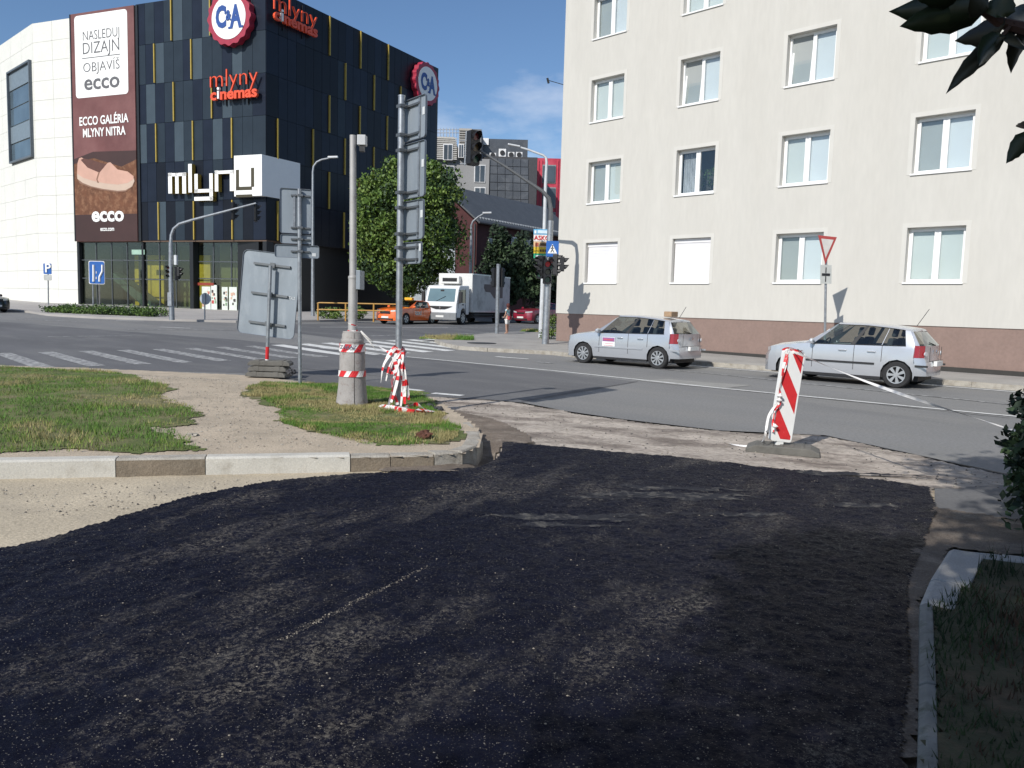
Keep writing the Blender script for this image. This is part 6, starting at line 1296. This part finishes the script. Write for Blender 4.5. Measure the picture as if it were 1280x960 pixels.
# lamp post behind it, with the advertising sign
b = G(676, 422, .12); Y = b.y; A_ = lambda x, y, o=0: AT(x, y, Y+o)
lt = thing('street_lamp', 'tall white street lamp by the cream block corner, its arm bent left over the junction', 'street lamp', tuple(b)); LW = mat('lamp_post_white', (.62, .63, .64), .45, .3)
mb = MB(); mb.tube([b, A_(679.5, 330), A_(682, 230), A_(683.3, 203), A_(682.5, 197), A_(679, 194), A_(660, 187), A_(650, 184)], [.11, .095, .07, .06, .055, .05, .045, .04], 10); wp(mb, 'post', LW, lt, smooth=True)
mb = MB(); p = A_(643, 183); M = Matrix.Translation(p) @ Matrix.Rotation(radians(8), 4, 'Y'); mb.prism([M @ Vector(q) for q in ((-.28, -.12, 0), (.25, -.09, 0), (.25, .09, 0), (-.28, .12, 0))], (0, 0, .07)); wp(mb, 'lamp_head', LW, lt, bevel=.02)
ad = thing('advertising_sign', 'stack of coloured shop name strips mounted on the white lamp post', 'sign', tuple(A_(678, 305, -.2))); Y2 = Y-.2
cl = [('strip_blue', 286.5, 293.5, (.12, .38, .6)), ('strip_white', 293.5, 302, (.75, .72, .70)), ('strip_orange', 302, 309, (.68, .45, .25)), ('strip_yellow', 309, 317, (.72, .50, .03)), ('strip_green', 317, 324, (.02, .34, .17))]
def sq(x0, x1, y0, y1, o, nm, m, par):
    a = AT(x0, (y0+y1)/2, Y2); c_ = AT(x1, (y0+y1)/2, Y2); z1 = AT((x0+x1)/2, y0, Y2).z; z0 = AT((x0+x1)/2, y1, Y2).z; mb = MB(); mb.box(a.x, c_.x, Y2-.03-o, Y2+.02-o, z0+.003, z1-.003); return wp(mb, nm, m, par)
for nm, y0, y1, c_ in cl: sq(667, 687.5, y0, y1, 0, 'name_strip', mat(nm, c_, .5), ad)
sq(672, 687, 288, 292, .012, 'print', mat('pale_print', (.6, .72, .8), .5), ad)
mb = MB(); p = AT(677.5, 297.6, Y2-.05); text_mesh('ASKO', .26, frame(p, (1, 0, 0)), .004, 0, mb, .004); wp(mb, 'lettering', RED, ad)
mb = MB(); p = AT(679, 313.3, Y2-.05); [mb.box(p.x-.14+q*.10, p.x-.07+q*.10, p.y-.01, p.y, p.z-.05, p.z+.05) for q in range(4)]; wp(mb, 'print', mat('ad_dark', (.12, .06, .02), .6), ad)
for x0, x1, y0, y1, m_ in ((669, 673, 303.5, 308, mat('ad_red', (.5, .12, .06), .6)), (675, 685, 304, 307.5, mat('ad_dark', (.12, .06, .02), .6)), (669, 677, 319, 322, WHITE), (679, 686, 319, 322, mat('ad_mint', (.3, .6, .45), .6)), (668, 670.5, 288, 292, WHITE)): sq(x0, x1, y0, y1, .012, 'print', m_, ad)
# signal pole on the corner pavement, seen from behind
b = G(621, 417, .12); Y = b.y; t = thing('pedestrian_signal', 'slim pole with a dark pedestrian signal seen from behind, just left of the pedestrian', 'traffic light', tuple(b)); mb = MB(); mb.tube([b, AT(623, 330, Y)], .09, 10); wp(mb, 'pole', GALV, t, smooth=True)
head(t, AT(619, 347, Y+.1), (-.6, .8, 0), 3, .95); head(t, AT(626, 347, Y+.2), (.5, .85, 0), 3, .95)
# street lamps
for (bx, by), pts, lab, hw_ in (((391, 395), ((391, 300), (391, 215), (392, 208), (396, 202.5), (402, 199.5), (412, 197.5)), 'tall street lamp with its arm curved right, standing before the dark side of the mall', 1), ((588, 352), ((589, 300), (589, 282), (591, 277), (598, 271), (605, 267)), 'street lamp in front of the brick house, rising behind the truck', 1)):
    b = G(bx, by, .12) if by > 380 else AT(bx, by, 60); Y = b.y
    if by < 380: b.z = zt(60)
    t = thing('street_lamp', lab, 'street lamp', tuple(b)); mb = MB(); P_ = [b]+[AT(x, y, Y) for x, y in pts]; mb.tube(P_, [.13]+[.10, .07, .07, .065, .06, .05][:len(P_)-1], 10); wp(mb, 'post', GALV, t, smooth=True)
    e_ = P_[-1]; mb = MB(); mb.prism([e_+Vector(q) for q in ((-.1, -.14, -.02), (.55, -.10, .02), (.55, .10, .02), (-.1, .14, -.02))], (0, 0, .12)); wp(mb, 'lamp_head', LW, t, bevel=.02)
# give-way sign with a priority plate
b = Vector((9.02, 23.1, .12)); Y = b.y; t = thing('give_way_sign', 'red-rimmed give way triangle above a small plate, behind the right-hand silver car', 'road sign', tuple(b)); A_ = lambda x, y, o=0: AT(x, y, Y+o)
mb = MB(); mb.tube([b, A_(1033, 300)], .035, 10); wp(mb, 'pole', GALV, t, smooth=True)
def tri(pts, o, m, nm, th=.012):
    mb = MB(); mb.prism([A_(x, y, o) for x, y in pts], (0, -th, 0)); wp(mb, nm, m, t)
tri(((1022.5, 294), (1046, 296.5), (1031.5, 330.5)), -.06, mat('give_way_red', (.33, .05, .045), .5), 'plate')
tri(((1026.5, 298.2), (1042, 299.8), (1032, 322.5)), -.075, mat('give_way_white', (.52, .50, .47), .5), 'face', .004)
def rect4(x0, x1, y0, y1, o, m, nm): tri(((x0, y0), (x1, y0+.4), (x1-.3, y1+.3), (x0-.3, y1)), o, m, nm)
rect4(1025.5, 1039.5, 331, 354.5, -.06, mat('plate_grey_white', (.42, .43, .41), .5), 'priority_plate')
rect4(1027.5, 1037.5, 341.5, 344.5, -.075, BLACK, 'priority_bar'); rect4(1032, 1033, 334, 341, -.075, BLACK, 'priority_bar'); rect4(1031.6, 1032.6, 345, 352, -.075, BLACK, 'priority_bar')
# small signs across the junction
b = G(60.5, 381, .12); Y = b.y; t = thing('parking_sign', 'blue parking sign on a thin post before the white building', 'road sign', tuple(b)); mb = MB(); mb.tube([b, AT(60, 331, Y)], .05, 8); wp(mb, 'pole', GALV, t)
def bxs(x0, x1, y0, y1, Y, m, nm, par, o=0, r=.06):
    a = AT((x0+x1)/2, (y0+y1)/2, Y-o); w_ = (x1-x0)*Y/1000; h_ = (y1-y0)*Y/1000; mb = MB(); mb.prism([(a.x+x, a.y, a.z+y) for x, y in rrect(w_, h_, r)], (0, -.03, 0)); return wp(mb, nm, m, par)
bxs(54.5, 64.5, 329.5, 342.5, Y, BLUE, 'plate', t, .08); bxs(55, 64.5, 343.5, 350.5, Y, mat('plate_grey_white', (.42, .43, .41), .5), 'lower_plate', t, .08)
mb = MB(); text_mesh('P', .95, frame(AT(59.5, 335.5, Y-.15), (1, 0, 0)), .01, 0, mb, .02); wp(mb, 'lettering', WHITE, t)
b = G(116.5, 388, .12); Y = b.y; t = thing('lane_sign', 'blue lane guidance sign on two thin posts above the low hedge', 'road sign', tuple(b)); mb = MB(); mb.tube([b, AT(116, 330, Y)], .045, 8); mb.tube([G(124.5, 384, .12), AT(124, 330, Y+.2)], .045, 8); wp(mb, 'pole', GALV, t)
bxs(111.3, 131, 326.5, 355, Y, WHITE, 'rim', t, .06, .1); bxs(111.9, 130.4, 327.2, 354.3, Y, BLUE, 'plate', t, .08, .1)
mb = MB(); q = lambda x, y: AT(x, y, Y-.13)
for pts in (((117, 352), (117, 331)), ((124.5, 352), (124.5, 346), (128, 339), (128, 331))): mb.tube([q(*p) for p in pts], .07, 5)
mb.tube([q(120.5, 349), q(120.5, 346)], .03, 5); mb.tube([q(120.5, 342), q(120.5, 339)], .03, 5); wp(mb, 'arrow', WHITE, t)
b = G(256, 399.5, .12); Y = b.y; t = thing('round_road_sign', 'round grey back of a road sign on a short post before the mall entrance', 'road sign', tuple(b)); mb = MB(); mb.tube([b, AT(256, 366, Y)], .04, 8); wp(mb, 'pole', GALV, t)
mb = MB(); mb.disc(AT(256.5, 373.5, Y+.06), .32, (0.2, 1, 0), 24, 0, .02); wp(mb, 'plate', mat('sign_back_blue_grey', (.34, .38, .42), .5), t)
b = G(397.5, 400.5, .12); Y = b.y; t = thing('street_railing', 'yellow-brown tube railing along the kerb left of the taxi', 'railing', tuple(b)); RL = mat('railing_ochre', (.42, .23, .05), .5)
for x in (397.5, 432, 467): mb = MB(); p = AT(x, 400, Y); mb.tube([(p.x, Y, b.z), (p.x, Y, AT(x, 379, Y).z)], .05, 8); wp(mb, 'post', RL, t)
for y in (379, 387.5): mb = MB(); mb.tube([AT(396, y, Y), AT(400, y-.6, Y), AT(500, y+1.5, Y)], .04, 8); wp(mb, 'rail', RL, t)
# wires, clod, small blocks
ow_ = thing('overhead_wires', 'thin overhead cable fitting in the sky beside the cream block', 'cable', tuple(AT(690, 100, 45))); mb = MB(); mb.tube([AT(684, 100, 45), AT(705, 106, 45)], .02, 5); wp(mb, 'cable', BLACK, ow_); mb = MB(); p = AT(685, 100.5, 45); mb.tube([p+Vector((-.04, 0, .12)), p+Vector((.04, 0, -.15))], .06, 6); wp(mb, 'insulator', BLACK, ow_)
def lump(name, label, cat, c, r, m, seed, sq_=.7):
    bm = bmesh.new(); bmesh.ops.create_icosphere(bm, subdivisions=3, radius=1); rg = random.Random(seed); o_ = Vector((rg.random()*9, rg.random()*9, 0))
    from mathutils import noise as nz_
    for v in bm.verts: n = 1+.5*nz_.noise(v.co*2.2+o_)+.25*nz_.noise(v.co*5+o_); v.co = Vector((v.co.x*r*n, v.co.y*r*n, v.co.z*r*n*sq_))
    me = bpy.data.meshes.new(name); bm.to_mesh(me); bm.free(); me.materials.append(m); o = bpy.data.objects.new(name, me); COL.objects.link(o); o.location = c; return tag(o, label, cat)
lump('earth_clod', 'rusty brown clod of earth lying in the dry grass near the end of the kerb', 'clod', G(530, 545, .16), .085, mat('clod_brown', (.10, .04, .025), .95, 0, .4, 12, bump=.8, bscale=40), 1)
for k, (x, y, r, lab) in enumerate(((545, 507, .06, 'small dark block of asphalt on the kerb beside the tape, left one'), (556, 511, .07, 'small dark block of asphalt on the kerb beside the tape, right one'))): lump('asphalt_lump', lab, 'asphalt lump', G(x-8, y, .15), r, mat('lump_dark', (.05, .05, .055), .9, 0, .3, 9), 4+k, .5)
lump('rock', 'fist-sized dark rock right of the stacked foot blocks', 'rock', G(364, 465, .17), .09, mat('lump_dark', (.05, .05, .055), .9, 0, .3, 9), 9)
lump('stone', 'pale flat stone at the edge of the grass beside the gravel path', 'stone', G(240, 544, .14), .06, STONE[0], 12, .4)

# the pedestrian
b = G(634, 417.5, .12); H = 1.60*min(1.0, (37.5*b.y/1000)/1.60); t = thing('person', 'person with dark red hair in teal top and white shorts, standing on the corner pavement', 'person', tuple(b), radians(150))
k = H/1.62
def skin(name, pts, edges, m, par, root=0):
    me = bpy.data.meshes.new(name); me.from_pydata([(p[0]*k, p[1]*k, p[2]*k) for p in pts], edges, []); o = bpy.data.objects.new(name, me); COL.objects.link(o); o.parent = par
    sm = o.modifiers.new('skin', 'SKIN'); me.skin_vertices[0] if me.skin_vertices else None
    for i, p in enumerate(pts): me.skin_vertices[0].data[i].radius = (p[3]*k, (p[4] if len(p) > 4 else p[3])*k)
    me.skin_vertices[0].data[root].use_root = True; sb_ = o.modifiers.new('sub', 'SUBSURF'); sb_.levels = 1; sb_.render_levels = 1; me.materials.append(m); return o
SK = mat('skin_tone', (.42, .24, .17), .6)
pts = [(0, 0, .88, .10, .13), (0, 0, 1.08, .085, .115), (0, 0, 1.28, .09, .14), (0, 0, 1.38, .045, .045), (.01, 0, 1.50, .075, .068), (.01, 0, 1.58, .06, .055),
       (0, .16, 1.31, .045), (0, .22, 1.08, .034), (.12, .19, .90, .026), (.17, .18, .86, .02), (0, -.16, 1.31, .045), (.02, -.22, 1.08, .034), (.14, -.17, .93, .026), (.19, -.15, .90, .02),
       (0, .09, .80, .085), (.02, .09, .47, .052), (-.01, .10, .08, .034), (.10, .11, .03, .028), (0, -.09, .80, .085), (.03, -.09, .47, .052), (.03, -.10, .08, .034), (.14, -.10, .03, .028)]
ed = [(0, 1), (1, 2), (2, 3), (3, 4), (4, 5), (2, 6), (6, 7), (7, 8), (8, 9), (2, 10), (10, 11), (11, 12), (12, 13), (0, 14), (14, 15), (15, 16), (16, 17), (0, 18), (18, 19), (19, 20), (20, 21)]
skin('body', pts, ed, SK, t)
skin('top', [(0, 0, .86, .115, .15), (0, 0, 1.08, .10, .13), (0, 0, 1.30, .10, .155), (0, .15, 1.31, .06), (0, .19, 1.2, .055), (0, -.15, 1.31, .06), (0, -.19, 1.2, .055)], [(0, 1), (1, 2), (2, 3), (3, 4), (2, 5), (5, 6)], mat('top_teal_white', (.12, .34, .38), .8, 0, .1, 6, col2=(.62, .66, .66), c2=(.48, .56), c2scale=7), t)
skin('shorts', [(0, 0, .86, .12, .15), (0, .09, .76, .105), (.01, .09, .50, .078), (0, -.09, .76, .105), (.02, -.09, .50, .078)], [(0, 1), (1, 2), (0, 3), (3, 4)], mat('shorts_white', (.70, .68, .66), .8), t)
mb = MB(); mb.lathe([(0, -.13), (.07, -.11), (.098, -.03), (.10, .04), (.07, .10), (0, .125)], (-.02, 0, 1.53), 14); mb.v = [v*k for v in mb.v]; mb.build('hair', mat('hair_dark_red', (.085, .018, .015), .7), t, smooth=True)
mb = MB(); mb.box(-.20, -.08, -.12, .14, .78, .96); mb.tube([(-.1, -.12, .95), (-.05, -.14, 1.3), (.0, .05, 1.34), (-.08, .14, .95)], .012, 5); mb.v = [v*k for v in mb.v]; mb.build('bag', mat('bag_red', (.35, .04, .05), .7), t)

# things that are part of the ground's setting
for o in bpy.data.objects:
    if o.parent is None and o.name.split('.')[0] in ('verge_kerb', 'corner_kerb', 'street_kerb', 'zebra_crossing', 'lane_marking', 'sealed_crack'):
        o['kind'] = 'structure'
        if 'category' in o: del o['category']
